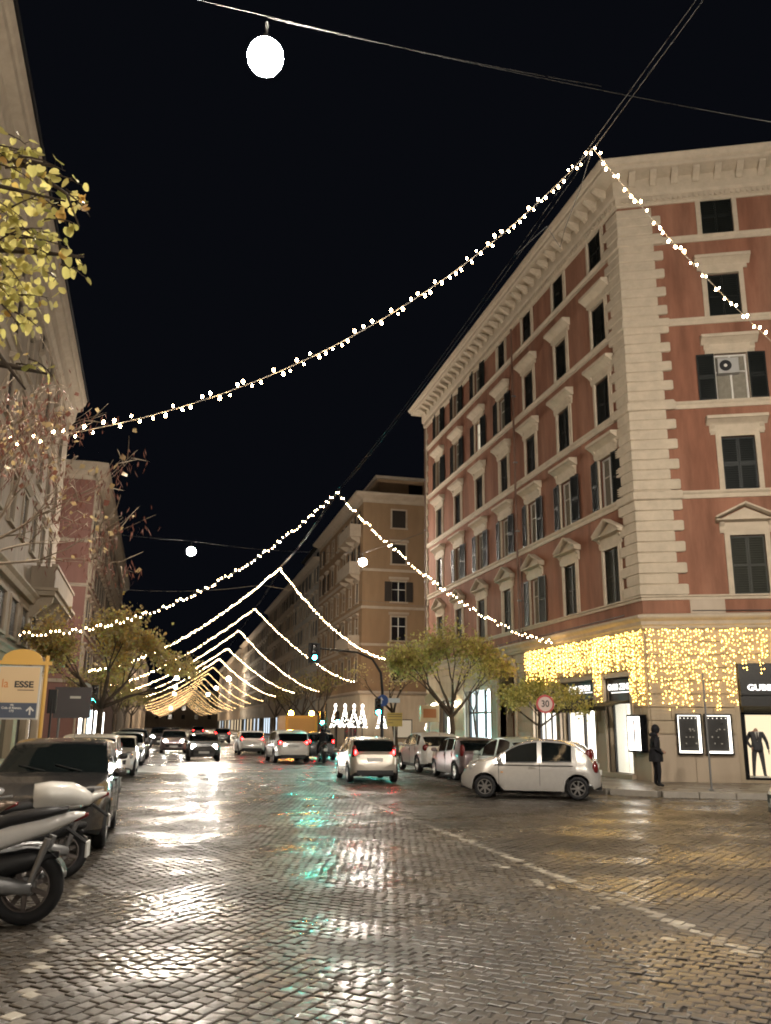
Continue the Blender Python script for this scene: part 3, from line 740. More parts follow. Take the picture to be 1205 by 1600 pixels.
# side front: two framed display cases
M_case = mat('dark_case_back', (0.02,0.019,0.018), 0.25, 0.5)
M_caselight = emi('case_edge_light', (1.0,0.93,0.82), 3.2)
for a, b in ((0.80,1.60),(1.68,2.54)):
    c = P1('display_case', MB(FD).box(a,a+0.05,0.05,0.2,1.02,2.31).box(b-0.05,b,0.05,0.2,1.02,2.31).box(a+0.05,b-0.05,0.05,0.2,1.02,1.07).box(a+0.05,b-0.05,0.05,0.2,2.26,2.31), M_blackgl)
    MB(FD).box(a+0.05,b-0.05,0.05,0.07,1.07,2.26).build('case_back', M_case, c, base=base1)
    MB(FD).box(a+0.05,a+0.075,0.08,0.19,1.07,2.26).box(b-0.11,b-0.05,0.08,0.19,1.07,2.26).box(a+0.075,b-0.11,0.08,0.19,1.07,1.13).box(a+0.075,b-0.11,0.08,0.19,2.24,2.26).build('case_light', M_caselight, c, base=base1)
    for k in range(9):
        u = random.uniform(a+0.15, b-0.2); z = random.choice([1.35,1.55,1.75,1.8]); s = random.uniform(0.02,0.05)
        MB(FD).bbox(u, u+s, 0.075, 0.12, z, z+random.uniform(0.02,0.06), 0.004).build('displayed_item', mat('pale_goods', (0.3,0.28,0.25), 0.4), c, base=base1)
    for k in range(5):
        u = lerp(a+0.14, b-0.18, k/4); MB(FD).lathe([(0.006,-0.012),(0.014,0),(0.006,0.012)], 6, (u,0.15,2.17)).build('case_spotlight', M_caselight, c, base=base1)
# side front: dark storefront with lit window
P1('black_fascia', MB(FD).bbox(2.88,7.5,-0.10,0.05,2.36,3.92,0.02), M_sign)
f = P1('shop_sign', MB(FD).bbox(2.9,7.4,0.048,0.14,2.92,3.36,0.005), M_sign)
p = FD(4.05, 0.146, 3.15)
text('sign_lettering', 'GUBB ZENDU', 0.26, M_letter, f, (p[0]-base1[0], p[1]-base1[1], p[2]-base1[2]), (rad(90),0,FD.th), 0.004, sx=1.15, bold=0.008)
interior(FD, (3.0,5.9,0.32,2.3), 1.3, M_shopwarm, z0=0.32)
P1('mullion', MB(FD).box(2.88,3.0,-0.34,-0.05,0.2,2.36).box(5.9,6.05,-0.34,-0.05,0.2,2.36).box(3.0,5.9,-0.34,-0.052,0.2,0.32), M_blackgl)
P1('rolled_awning', MB(FD).tube([(2.9,0.2,2.46),(7.4,0.2,2.46)], 0.1, 8), M_canvas)

# ------------------------------------------------------------------ icicle curtains on the shop corner
def icicles(name, label, F, spans, step, vz, seed, gap=0.0):
    r = random.Random(seed); t = thing(name, label, 'string lights', (*F(spans[0][0], 0.1, 0)[:2], 0.15), 0, 'icicle light curtains on the shop corner'); b = tuple(t.location)
    oc = [(0,0,1),(0.75,0,0.1),(0,0.75,0.1),(-0.75,0,0.1),(0,-0.75,0.1),(0,0,-1)]; of = [(0,1,2),(0,2,3),(0,3,4),(0,4,1),(5,2,1),(5,3,2),(5,4,3),(5,1,4)]
    mb = MB(F); mw = MB(F)
    for u0, u1, zt, zb0, zb1 in spans:
        u = u0
        while u < u1:
            if r.random() < gap: u += step; continue
            L = r.uniform(zb0, zb1); L = lerp(L, zt, r.choice((0,0,0,0.05,0.12,0.3)) if gap > 0 else 0); z = zt-r.uniform(0, 0.1); v = r.uniform(0.06, 0.13)
            mw.add([(u-0.002,v,zt),(u+0.002,v,zt),(u+0.002,v,L),(u-0.002,v,L)], [(0,1,2,3)])
            while z > L:
                s = r.uniform(0.013, 0.022); uu = u+r.uniform(-0.025,0.025); vv = v+r.uniform(-0.02,0.03)
                mb.add([(uu+x*s, vv+y*s, z+w*s*1.25) for x, y, w in oc], of); z -= r.uniform(0.35,1.7)*vz
            u += step*r.uniform(0.7,1.3)
        mw.box(u0, u1, 0.08, 0.095, zt, zt+0.012)
    stuff(mb.build('bulbs', M_ici, t, base=b)); stuff(mw.build('hanging_wires', mat('clear_wire', (0.25,0.22,0.15), 0.5), t, base=b))
    return t
icicles('icicle_curtain', 'dense golden icicle lights draped on the street front above the shop doors', FS,
        [(0.05,1.0,5.1,2.45,2.75),(1.0,3.15,5.1,3.74,3.82),(3.15,3.72,5.1,2.75,3.0),(3.72,7.0,5.1,3.72,3.95),(7.0,10.3,5.1,3.5,4.1)], 0.088, 0.125, 1, 0.06)
icicles('icicle_curtain', 'golden icicle lights draped on the side front above the two framed display cases', FD,
        [(0.04,2.84,5.1,2.36,2.6),(2.84,9.0,5.1,3.6,4.15)], 0.09, 0.15, 2, 0.16)
# ------------------------------------------------------------------ the other buildings
WCACHE = {}
def win_set(w, h, mt, ms, lit=None):
    k = (round(w,2), round(h,2), mt.name, ms.name, lit and lit.name)
    if k not in WCACHE:
        pane = MB().add([(-w/2,0.12,0),(w/2,0.12,0),(w/2,0.12,h),(-w/2,0.12,h)], [(0,1,2,3)], 0)
        pane.box(-0.03,0.03,0.08,0.118,0,h,1).box(-w/2,-0.03,0.082,0.118,h*0.6,h*0.6+0.05,1).box(0.03,w/2,0.082,0.118,h*0.6,h*0.6+0.05,1)
        sh = MB(); sw = w/2
        sh.box(-sw/2, sw/2, -0.03, 0, 0, h)
        for i in range(int(h/0.16)): sh.box(-sw/2+0.05, sw/2-0.05, -0.045, -0.03, 0.08+i*0.16, 0.08+i*0.16+0.1)
        sill = MB().box(-w/2-0.2, w/2+0.2, -0.16, 0.02, -0.12, -0.0)
        hood = MB().prism([(0.02,0),(-0.1,0),(-0.26,0.14),(-0.26,0.2),(0.02,0.24)], lambda a, b, t: (t, a, h+0.2+b), -w/2-0.28, w/2+0.28)
        WCACHE[k] = (frame_mesh(w, h, 0.14, 0.05, mt), pane.mesh('pane', [lit or M_glass, M_white]), sh.mesh('shutter', ms), sill.mesh('sill', mt), hood.mesh('window_hood', mt))
    return WCACHE[k]
def place_win(B, F, u, z, w, h, mt, ms, state, hood=True, lit=None):
    fm, pm, sm, sl, hm = win_set(w, h, mt, ms, lit); b = B.location; p = F(u, 0, z)
    o = link('window', fm, B, (p[0]-b[0], p[1]-b[1], p[2]-b[2]), F.th)
    if state == 'closed':
        for sx in (-1, 1): link('shutter', sm, o, (sx*w/4, 0.09, 0))
    else:
        link('pane', pm, o)
        if state == 'open':
            for sx in (-1, 1): link('shutter', sm, o, (sx*(w*0.75+0.03), -0.06, 0))
    link('sill', sl, o)
    if hood: link('window_hood', hm, o)
    return o
def building(name, label, base, fronts, z0, H, path, m_wall, m_trim, m_sh, courses=(), proj=0.8, roof_in=None, seed=0, pclosed=0.4, popen=0.35):
    r = random.Random(seed)
    B = thing(name, label, 'building', base)
    for F, L, rows, cols, w in fronts:
        ops = [(u-w/2, u+w/2, s, s+h) for s, h in rows for u in cols]
        mb = MB(F); wall_open(mb, 0, L, z0, H, ops, 0.18); mb.build('wall', m_wall, B, base=base)
        for i, (s, h) in enumerate(rows):
            for u in cols:
                x = r.random(); st = 'closed' if x < pclosed else ('open' if x < pclosed+popen else 'plain')
                place_win(B, F, u, s, w, h, m_trim, m_sh, st, hood=(i < len(rows)-1))
    for s in courses: sweep(MB(), path, [(-0.02,s-0.22),(0.06,s-0.22),(0.09,s-0.08),(0.09,s),(-0.02,s)]).build('string_course', m_trim, B, base=base)
    if proj: sweep(MB(), path, [(-0.02,H-0.75),(0.08,H-0.75),(0.1,H-0.5),(0.18,H-0.42),(proj*0.9,H-0.2),(proj,H-0.1),(proj,H+0.02),(-0.02,H+0.04)]).build('eaves_cornice', m_trim, B, base=base)
    return B
M_ochre = mat('ochre_stucco', (0.25,0.165,0.095), 0.85, 0.2, var=0.16, vscale=1.0, bump=0.2, bscale=30, streak=True)
M_grey = mat('pale_grey_stucco', (0.30,0.28,0.245), 0.85, 0.2, var=0.18, vscale=1.0, streak=True)
M_beige = mat('beige_stucco', (0.36,0.28,0.20), 0.85, 0.2, var=0.16, vscale=1.0, streak=True)
M_pink = mat('old_pink_stucco', (0.22,0.115,0.095), 0.85, 0.2, var=0.16, vscale=1.0, bump=0.2, bscale=30, streak=True)
M_trim2 = mat('weathered_trim', (0.36,0.30,0.23), 0.8, 0.2, var=0.15, vscale=2)
M_shb = mat('brown_shutter', (0.028,0.022,0.017), 0.6, 0.3)
M_shg = mat('grey_shutter', (0.06,0.06,0.055), 0.6, 0.3)

# ochre building across the side street on the right
bO = (15.5,72.5,0.15); FO = Fr((15.5,72.5),(0,1),(-1,0)); FOf = Fr((15.5,72.5),(1,0),(0,-1))
rowsO = [(5.6,2.0),(9.0,2.0),(12.35,1.75),(15.7,1.75),(18.95,1.6)]
O = building('ochre_building', 'ochre stucco building with corner balconies across the side street from the red one', bO,
    [(FO,23.5,rowsO,[2.2,5.2,8.4,11.6,14.8,18.0,21.2],1.15),(FOf,14.0,rowsO,[3.25,7.6,11.6],1.25)], 4.6, 21.9,
    [(29.5,72.5),(15.5,72.5),(15.5,96)], M_ochre, M_trim2, M_shb, (8.7,11.9,15.2), 0.85, seed=4)
def PO(name, mb, m, par=None): return mb.build(name, m, par or O, base=bO)
PO('attic_storey', MB().box(17.2,29,74.2,94,21.9,23.9), M_ochre); PO('attic_eaves', MB().box(16.9,29.2,73.9,94.3,23.9,24.15), M_trim2)
PO('attic_window', MB(FOf).box(4.6,5.9,-1.72,-1.65,22.2,23.5), M_dark)
PO('ground_floor', MB(FOf).box(0,14,-0.3,0.06,0.1,4.4), M_stone2); PO('ground_floor', MB(FO).box(0.01,23.5,-0.3,0.062,0.1,4.4), M_stone2)
PO('ground_cornice', sweep(MB(), [(29.5,72.5),(15.5,72.5),(15.5,96)], [(-0.02,4.4),(0.15,4.4),(0.3,4.55),(0.3,4.68),(-0.02,4.7)]), M_trim2)
for z in (8.5, 15.0, 18.4):
    b = PO('balcony', MB(FO).box(1.0,6.6,0,1.0,z-0.18,z), M_trim2)
    MB(FO).box(1.0,6.6,0.93,0.99,z,z+0.95).box(1.0,1.06,0.0,0.93,z,z+0.95).box(6.54,6.6,0.0,0.93,z,z+0.95).build('parapet', M_trim2, b, base=bO)
    for u in (1.4, 3.8, 6.2): MB(FO).prism([(0,z-0.18),(0.85,z-0.18),(0.8,z-0.34),(0.25,z-0.6),(0,z-0.75)], lambda a, q, t: (t, a, q), u-0.1, u+0.1).build('bracket', M_trim2, b, base=bO)
# shops with christmas-tree shaped lights on its ground floor
def lit_panel(B, F, u0, u1, z0, z1, m, b, v=0.08, name='shop_window'):
    w = MB(F).box(u0-0.08,u1+0.08,0.0,v,z0-0.08,z1+0.08).build(name, M_black, B, base=b)
    MB(F).box(u0,u1,v,v+0.02,z0,z1).build('lit_pane', m, w, base=b)
    return w
lit_panel(O, FOf, 3.2, 4.4, 0.9, 2.3, emi('dim_warm_shop', (1.0,0.8,0.55), 0.35), bO); lit_panel(O, FOf, 8.6, 10.2, 0.9, 2.3, M_shopwarm, bO)
for u in (1.2, 3.1, 5.0): lit_panel(O, FO, u, u+1.3, 0.6, 3.0, mat('dim_blue_pane', (0.03,0.045,0.055), 0.15), bO)
# further right-hand buildings
def row_house(name, label, y0, y1, H, m, ms, ncol, seed, attic=False, X=15.5):
    b = (X,y0,0.15); F = Fr((X,y0),(0,1),(-1,0)); L = y1-y0; Ff = Fr((X,y0),(1,0),(0,-1))
    st = (H-5.2)/5; rows = [(5.5+i*st, 1.75) for i in range(5)]
    cols = [L*(i+0.5)/ncol for i in range(ncol)]
    B = building(name, label, b, [(F,L,rows,cols,1.2)], 0.1, H, [(X,y0),(X,y1)], m, M_trim2, ms, (5.2,5.2+st*2), 0.75, seed=seed)
    MB(Ff).add([(0,0,0.1),(12,0,0.1),(12,0,H),(0,0,H)], [(0,1,2,3)]).build('end_wall', m, B, base=b)
    if attic:
        MB().box(X+1.2,X+12,y0+0.8,y1-0.8,H,H+2.8).build('attic_storey', m, B, base=b)
        for i in range(int(L/3)): MB().box(X+1.14,X+1.2,y0+2+i*3,y0+3.2+i*3,H+0.4,H+2.2).build('attic_window', M_glass, B, base=b)
        MB().box(X+0.7,X+12,y0+0.5,y1-0.5,H+2.8,H+3.0).build('attic_eaves', M_dark, B, base=b)
    for i in range(ncol):
        u = L*(i+0.5)/ncol
        lit_panel(B, F, u-1.0, u+1.0, 0.5, 2.9, random.Random(i*7+seed).choice([emi('far_shop_warm',(1.0,0.78,0.5),0.9), mat('dim_blue_pane',(0.03,0.045,0.055),0.15), mat('dim_blue_pane',(0.03,0.045,0.055),0.15), emi('far_shop_cool',(0.75,0.88,1.0),1.0), M_black]), b)
    return B
row_house('grey_building', 'pale grey building with attic storey beyond the ochre one', 96.3, 117, 20.6, M_grey, M_shg, 7, 11, True)
row_house('beige_building', 'dim beige building third along the right side beyond the ochre one', 117.3, 150, 20.8, M_beige, M_shb, 10, 12)
row_house('far_grey_building', 'far grey building on the right at the narrowing end of the street', 150.3, 205, 19.5, M_grey, M_shb, 15, 13)
row_house('distant_beige_building', 'most distant beige building on the right side behind the string lights', 206, 300, 19.0, M_beige, M_shg, 22, 14)

# near left building (pale stone, deep cornice, balcony)
FL = Fr((-7.12,53.0), (0.0242,-0.9997), (0.9997,0.0242)); bL = (-7.12,53.0,0.15)
M_lwall = mat('left_stone_wall', (0.30,0.245,0.19), 0.8, 0.25, var=0.2, vscale=1.2, bump=0.15, bscale=20, streak=True)
colsL = [3.6+3.35*i for i in range(15)]
rowsL = [(9.6,1.9),(12.9,1.8),(15.9,1.7),(18.2,1.3)]
def Lpt(u): p = FL(u,0,0); return (p[0], p[1])
pathL = [Lpt(56), Lpt(0)]
pathLr = [Lpt(0), Lpt(56)]
def sweepL(mb, prof): return sweep(mb, pathLr, prof)
LB = thing('stone_palazzo', 'pale stone palazzo on the left with deep eaves and a corner balcony', 'building', bL)
def PL(name, mb, m, par=None): return mb.build(name, m, par or LB, base=bL)
opsL = [(u-0.6, u+0.6, s, s+h) for s, h in rowsL for u in colsL]+[(u-1.0, u+1.0, 5.35, 6.95) for u in colsL]
mb = MB(FL); wall_open(mb, 0, 56, 4.7, 20.2, opsL, 0.3); PL('wall', mb, M_lwall)
MB(FL).add([(0,0,0.1),(0,-14,0.1),(0,-14,20.2),(0,0,20.2)], [(0,1,2,3)]).build('end_wall', M_lwall, LB, base=bL)
for i, u in enumerate(colsL):
    for s, h in rowsL: place_win(LB, FL, u, s, 1.2, h, M_trim2, M_shb, 'closed' if random.random() < 0.7 else 'plain', hood=True)
    place_win(LB, FL, u, 5.35, 2.0, 1.6, M_trim2, M_shb, 'closed', hood=False)
for s, t, pr in ((4.95,0.35,0.25),(7.75,0.4,0.45),(12.4,0.25,0.12),(15.4,0.25,0.12)):
    PL('string_course', sweepL(MB(), [(-0.02,s-t),(pr*0.5,s-t),(pr*0.7,s-t*0.5),(pr,s-0.08),(pr,s),(-0.02,s)]), M_trim2)
PL('eaves_cornice', sweepL(MB(), [(-0.02,19.3),(0.1,19.3),(0.16,19.6),(0.3,19.75),(0.32,20.0),(0.38,20.35),(0.70,20.5),(0.72,20.78),(0.80,20.82),(0.88,21.1),(0.88,21.25),(-0.02,21.3)]), M_trim2)
PL('eaves_gutter', MB(FL).tube([(0,0.93,21.2),(56,0.93,21.2)], 0.07, 6), M_dark)
# corner balcony with brackets
bal = PL('balcony', MB(FL).box(-0.6,9.5,0.0,1.15,7.76,8.0).box(-0.75,9.65,0.0,1.3,7.98,8.12), M_trim2)
for a, b in ((-0.6,-0.45),(9.35,9.5)): MB(FL).box(a,b,0.0,1.1,8.12,9.15).build('parapet', M_lwall, bal, base=bL)
MB(FL).box(-0.45,9.35,0.98,1.1,8.12,9.15).build('parapet', M_lwall, bal, base=bL); MB(FL).box(-0.7,9.6,0.9,1.18,9.15,9.28).build('balcony_rail', M_trim2, bal, base=bL)
for u in (0.2, 3.2, 6.0, 8.8): MB(FL).prism([(0,7.76),(1.05,7.76),(1.0,7.5),(0.5,7.1),(0.2,6.8),(0,6.75)], lambda a, b, t: (t, a, b), u-0.22, u+0.22).build('bracket', M_trim2, bal, base=bL)
# ground floor with shops
gL = [(1.0+4.6*i, 4.4+4.6*i, 0.3, 3.6) for i in range(9)]
mb = MB(FL); wall_open(mb, 0, 56, 0.1, 4.62, gL, 0.35, v=0.02); PL('ground_floor_wall', mb, M_stone2)
for i, (a, b, c, d) in enumerate(gL):
    PL('shop_front', MB(FL).box(a,b,-0.36,-0.3,c,d), [mat('dim_pane', (0.03,0.03,0.03), 0.15), M_black][i % 2])
PL('lit_shop_strip', MB(FL).box(2.2,2.75,-0.29,-0.24,1.0,3.2), M_shoplight)
# pink building beyond the left side street
FP = Fr((-6.75,68.0), (-0.0165,0.99986), (0.99986,0.0165)); FPf = Fr((-6.75,68.0), (-1,0), (0,-1)); bP = (-6.75,68.0,0.15)
PB = thing('pink_building', 'old pink stucco building beyond the left side street, half behind a tree', 'building', bP)
def PP(name, mb, m, par=None): return mb.build(name, m, par or PB, base=bP)
rowsP = [(5.4,2.0),(9.0,2.0),(12.5,1.9),(15.9,1.8),(18.4,1.4)]; colsP = [2.2+3.3*i for i in range(18)]
opsP = [(u-0.6,u+0.6,s,s+h) for s,h in rowsP for u in colsP]
mb = MB(FP); wall_open(mb, 0, 62, 0.1, 20.8, opsP, 0.25); PP('street_wall', mb, M_pink)
PP('side_wall', MB(FPf).add([(0,0,0.1),(12,0,0.1),(12,0,20.8),(0,0,20.8)], [(0,1,2,3)]), M_pink)
for s in (5.0, 8.6, 12.1, 15.5):
    PP('string_course', MB(FP).box(0.0,62,0.0,0.09,s-0.25,s), M_trim2); PP('string_course', MB(FPf).box(0,12,0.0,0.088,s-0.25,s), M_trim2)
for u in colsP:
    for i, (s, h) in enumerate(rowsP): place_win(PB, FP, u, s, 1.2, h, M_trim2, M_shb, 'closed' if random.random() < 0.6 else 'open', hood=(i < 4))
for i in range(50):
    z = 0.3+i*0.41; l = 0.75 if i % 2 == 0 else 0.55
    if z < 20.2: PP('quoin', MB(FP).bbox(-0.04, l, -0.05, 0.06, z, z+0.39, 0.012), M_trim2)
PP('eaves_cornice', MB(FP).prism([(0,20.2),(0.15,20.2),(0.3,20.5),(0.75,20.75),(0.85,21.3),(0.85,21.5),(0,21.55)], lambda a, b, t: (t, a, b), -0.6, 62), M_trim2)
PP('eaves_cornice', MB(FPf).prism([(0,20.2),(0.15,20.2),(0.3,20.5),(0.75,20.75),(0.83,21.3),(0.83,21.48),(0,21.53)], lambda a, b, t: (t, a, b), -0.04, 12), M_trim2)
for i, u in enumerate((3.0,7.5,12,16.5,21,25.5,30,34.5)):
    lit_panel(PB, FP, u, u+2.6, 0.5, 3.0, [M_shoplight, M_shopwarm, M_shopcool, M_shoplight][i % 4], bP)
PP('awning', MB(FP).prism([(0.06,3.9),(1.2,3.2),(1.2,3.0),(0.06,3.6)], lambda a, b, t: (t, a, b), 2.6, 6.2), mat('striped_canvas', (0.25,0.19,0.10), 0.9))
row = Fr((-7.8,134),(0,1),(1,0)); bF = (-7.8,134,0.15)
FB = building('distant_left_building', 'dark distant building on the left side of the street behind the trees', bF,
    [(row,160,[(5.5,1.9),(8.9,1.9),(12.2,1.8),(15.4,1.7)],[3+4.2*i for i in range(36)],1.3)], 0.1, 19.5, [(-7.8,294),(-7.8,134)], M_beige, M_trim2, M_shb, (), 0, seed=21)

# block closing the far end of the street
FE = Fr((-40,424),(1,0),(0,-1)); bE = (-40,424,0.15)
EB = building('end_block', 'dark distant block closing the far end of the street under the last festoons', bE,
    [(FE,110,[(4,2.0),(8,2.0),(12,1.8)],[4+6*i for i in range(18)],1.6)], 0.1, 17, [(70,424),(-40,424)], M_beige, M_trim2, M_shb, (), 0, seed=22)
# ------------------------------------------------------------------ festoon strings and the cable they hang from
bulb_mb = MB().lathe([(0.010,0.034),(0.013,0.02),(0.026,0.0),(0.030,-0.02),(0.020,-0.042),(0.004,-0.052)], 6)
bulb_me = bulb_mb.mesh('bulb', M_bulb, True)
sock_me = MB().lathe([(0.006,0.06),(0.012,0.055),(0.012,0.03)], 5).mesh('socket', M_wirel)
def festoon_pts(Y, xl, zl, xr, zr, xa, za, el, er, n=60, both=True):
    L = [(lerp(xa, xl, k/n), Y, zl+(za-zl)*(1-k/n)**el) for k in range(n+1)]
    Rr = [(lerp(xa, xr, k/n), Y, zr+(za-zr)*(1-k/n)**er) for k in range(n+1)]
    return L, Rr
def along(pts, step):
    out = []; acc = 0.0; nxt = step*0.5
    for a, b in zip(pts, pts[1:]):
        a, b = Vector(a), Vector(b); l = (b-a).length
        while nxt < acc+l: out.append(a+(b-a)*((nxt-acc)/l)); nxt += step*random.uniform(0.75, 1.3)
        acc += l
    return out
ordn = ['first','second','third','fourth','fifth','sixth','seventh','eighth','ninth','tenth','eleventh','twelfth','thirteenth','fourteenth','fifteenth','sixteenth','seventeenth','eighteenth','nineteenth','twentieth','twenty-first','twenty-second','twenty-third','twenty-fourth']
APX = [(5.95,10.8,10.8),(5.93,32.86,10.9),(5.88,51.5,11.05),(5.95,68.5,10.75),(5.95,84.5,10.65)]+[(5.95,102+17.5*i,10.4) for i in range(17)]
octv = [(0,0,1),(0.8,0,0),(0,0.8,0),(-0.8,0,0),(0,-0.8,0),(0,0,-1)]; octf = [(0,1,2),(0,2,3),(0,3,4),(0,4,1),(5,2,1),(5,3,2),(5,4,3),(5,1,4)]
for i, (xa, Y, za) in enumerate(APX):
    if i == 0: L, Rr = festoon_pts(Y, -5.5, 4.85, 15.2, 5.2, xa, za, 2.4, 2.0)
    elif i == 1: L, Rr = festoon_pts(Y, -5.4, 4.9, 15.0, 5.24, xa, za, 2.0, 1.6)
    elif i == 2: L, Rr = festoon_pts(Y, -4.6, 4.7, 13.5, 5.6, xa, za, 1.6, 1.8)
    else:
        dz = random.uniform(-0.3, 0.3); L, Rr = festoon_pts(Y, -4.8+random.uniform(-.4,.6), 4.75+dz, 14.2+random.uniform(-.7,.5), 5.3+dz, xa, za, 1.42, 1.5)
    if i == 0: lab = 'nearest festoon of large warm bulbs crossing the sky above the left tree'
    elif i == 1: lab = 'second festoon from the camera, peaking beside the red building and ending on its front'
    else: lab = ordn[i]+' festoon of warm bulbs across the street, counted from the camera'
    t = thing('festoon_string', lab, 'string lights', (xa, Y, za), 0, 'festoon strings across the street')
    b = tuple(t.location)
    cm = MB(); r = 0.006 if i < 3 else 0.008
    cm.tube(L, r, 4); cm.tube(Rr, r, 4)
    # plain wire to the walls
    wl = FL((53-Y), 0, 0)[0] if Y < 53 else -6.9
    cm.tube([L[-1], (wl, Y, L[-1][2]+0.35)], 0.004, 3); 
    if i != 0: cm.tube([Rr[-1], (15.5, Y, Rr[-1][2]+0.12)], 0.004, 3)
    cm.build('cable', mat('festoon_cable', (0.40,0.36,0.30), 0.5), t, base=b)
    step = (0.125, 0.135, 0.15)[i] if i < 3 else 0.17+0.012*i
    pts = along(L, step)+along(Rr, step)
    mbf = MB()
    for p in pts:
        up = random.random() < 0.38
        off = Vector((random.uniform(-0.02,0.02), random.uniform(-0.02,0.02), 0.05 if up else -0.045))
        if i < 2:
            tl = random.uniform(-0.5, 0.5)+(math.pi if up else 0)
            o = link('bulb', bulb_me, t, p+off-Vector(b), rot=(tl, random.uniform(-0.4,0.4), 0)); s = random.uniform(0.42, 0.70) if i == 0 else random.uniform(0.5,0.75); o.scale = (s, s, s)
        else:
            s = 0.034*random.uniform(0.8,1.2)*(1+0.06*max(0, i-3)); s = min(s, 0.040)
            mbf.add([(p.x+off.x+x*s, p.y+off.y+y*s, p.z+off.z*0.6+z*s*1.3) for x, y, z in octv], octf)
    if i >= 2: stuff(mbf.build('bulbs', M_bulb if i < 7 else M_bulbf, t, base=b))
cab = MB()
for dx, dz in ((-0.05, 0.02), (0.06, 0.05)):
    P = [(5.9+dx,-12,11.6+dz)]+[(a[0]+dx, a[1], a[2]+dz) for a in APX]
    Q = []
    for a, c in zip(P, P[1:]):
        for k in range(8): q = k/8; Q.append((lerp(a[0],c[0],q), lerp(a[1],c[1],q), lerp(a[2],c[2],q)-0.25*4*q*(1-q)*min(1,(c[1]-a[1])/20)))
    Q.append(P[-1]); cab.tube(Q, 0.005, 4)
cab.tube([(5.95,10.8,10.8),(5.9,11.2,10.3),(5.75,11.5,9.75),(5.8,11.8,9.6),(5.95,12.6,10.5),(5.95,14,10.75)], 0.006, 4)
tag(cab.build('overhead_cable', M_wire), 'twin overhead cable running along the street through the festoon peaks', 'cable')

# ------------------------------------------------------------------ suspended street lamps
def street_lamp(x, y, z, R, label, m, hood=True):
    t = thing('suspended_street_lamp', label, 'street lamp', (x, y, z), 0, 'street lamps hung over the road')
    MB().lathe([(R*0.16,R*1.35),(R*0.26,R*1.28),(R*0.3,R*1.0),(R*0.66,R*0.78),(R*0.7,R*0.72),(R*0.6,R*0.72)], 16).build('lamp_housing', M_steel, t, True)
    MB().lathe([(R*0.62,R*0.76),(R*0.9,R*0.42),(R,0.0),(R*0.93,-0.38*R),(R*0.72,-0.72*R),(R*0.4,-0.95*R),(0.01,-1.03*R)], 16).build('lamp_globe', m, t, True)
    MB().tube([(0,0,R*1.5),(0,0,R*2.3)], 0.02, 6).build('hanger', M_steel, t)
    return t
street_lamp(0.72, 10.6, 11.2, 0.26, 'nearest hanging street lamp glaring white high above the road', M_lampglobe)
street_lamp(0.67, 58.0, 13.07, 0.28, 'hanging street lamp over the left lane above the tree', M_lampglobe)
street_lamp(12.4, 58.0, 12.95, 0.28, 'hanging street lamp in front of the ochre building', M_lampdim)
street_lamp(11.9, 10.6, 11.2, 0.28, 'hanging street lamp at the right lane beyond the picture edge', M_lampglobe)
street_lamp(0.72, -18.0, 11.2, 0.28, 'hanging street lamp of the left row behind the camera', M_lampglobe)
street_lamp(11.9, -18.0, 11.2, 0.28, 'hanging street lamp of the right row behind the camera', M_lampglobe)
for k, Y in enumerate((194, 245, 300)):
    street_lamp(0.9, Y, 11.5, 0.42, ('lowest','middle','highest')[2-k]+' of the small distant lamps in the left row', M_lampfar)
    street_lamp(11.9, Y, 11.5, 0.42, ('lowest','middle','highest')[2-k]+' of the small distant lamps in the right row', M_lampfar)
def sag(a, b, s, n=16): return [(lerp(a[0],b[0],k/n), lerp(a[1],b[1],k/n), lerp(a[2],b[2],k/n)-s*4*(k/n)*(1-k/n)) for k in range(n+1)]
def wire(label, segs, r=0.006, m=M_wire):
    mb = MB()
    for s in segs: mb.tube(s, r, 4)
    return tag(mb.build('span_wire', m), label, 'cable')
wire('pale span wire of the nearest lamp running to the upper right', [sag((0.72,10.6,11.9),(11.9,10.6,11.85),0.14), sag((0.72,10.6,11.88),(6.0,10.5,11.72),0.05), sag((11.9,10.6,11.85),(22,12,12.6),0.1), sag((0.72,10.6,11.9),(-6.1,10.4,12.4),0.1)], 0.006, M_wire)
wire('span wire of the two lamps behind the camera', [sag((-5.5,-18,12.4),(0.72,-18,11.88),0.1)+sag((0.72,-18,11.88),(11.9,-18,11.86),0.1)[1:]+sag((11.9,-18,11.86),(22,-18,12.5),0.1)[1:]], 0.006, M_wire)
wire('span wire holding the two lamps in front of the ochre building', [sag((-7.0,58,14.2),(0.67,58,13.75),0.1), sag((0.67,58,13.75),(12.4,58,13.6),0.25), sag((12.4,58,13.6),(15.5,52.8,14.2),0.05)], 0.012)
wire('low bright wire sloping across the ochre building', [sag((5.0,53.5,10.3),(15.5,52.4,9.2),0.15), sag((5.0,53.5,10.3),(-7.0,53,9.9),0.5)], 0.014, M_wirel)

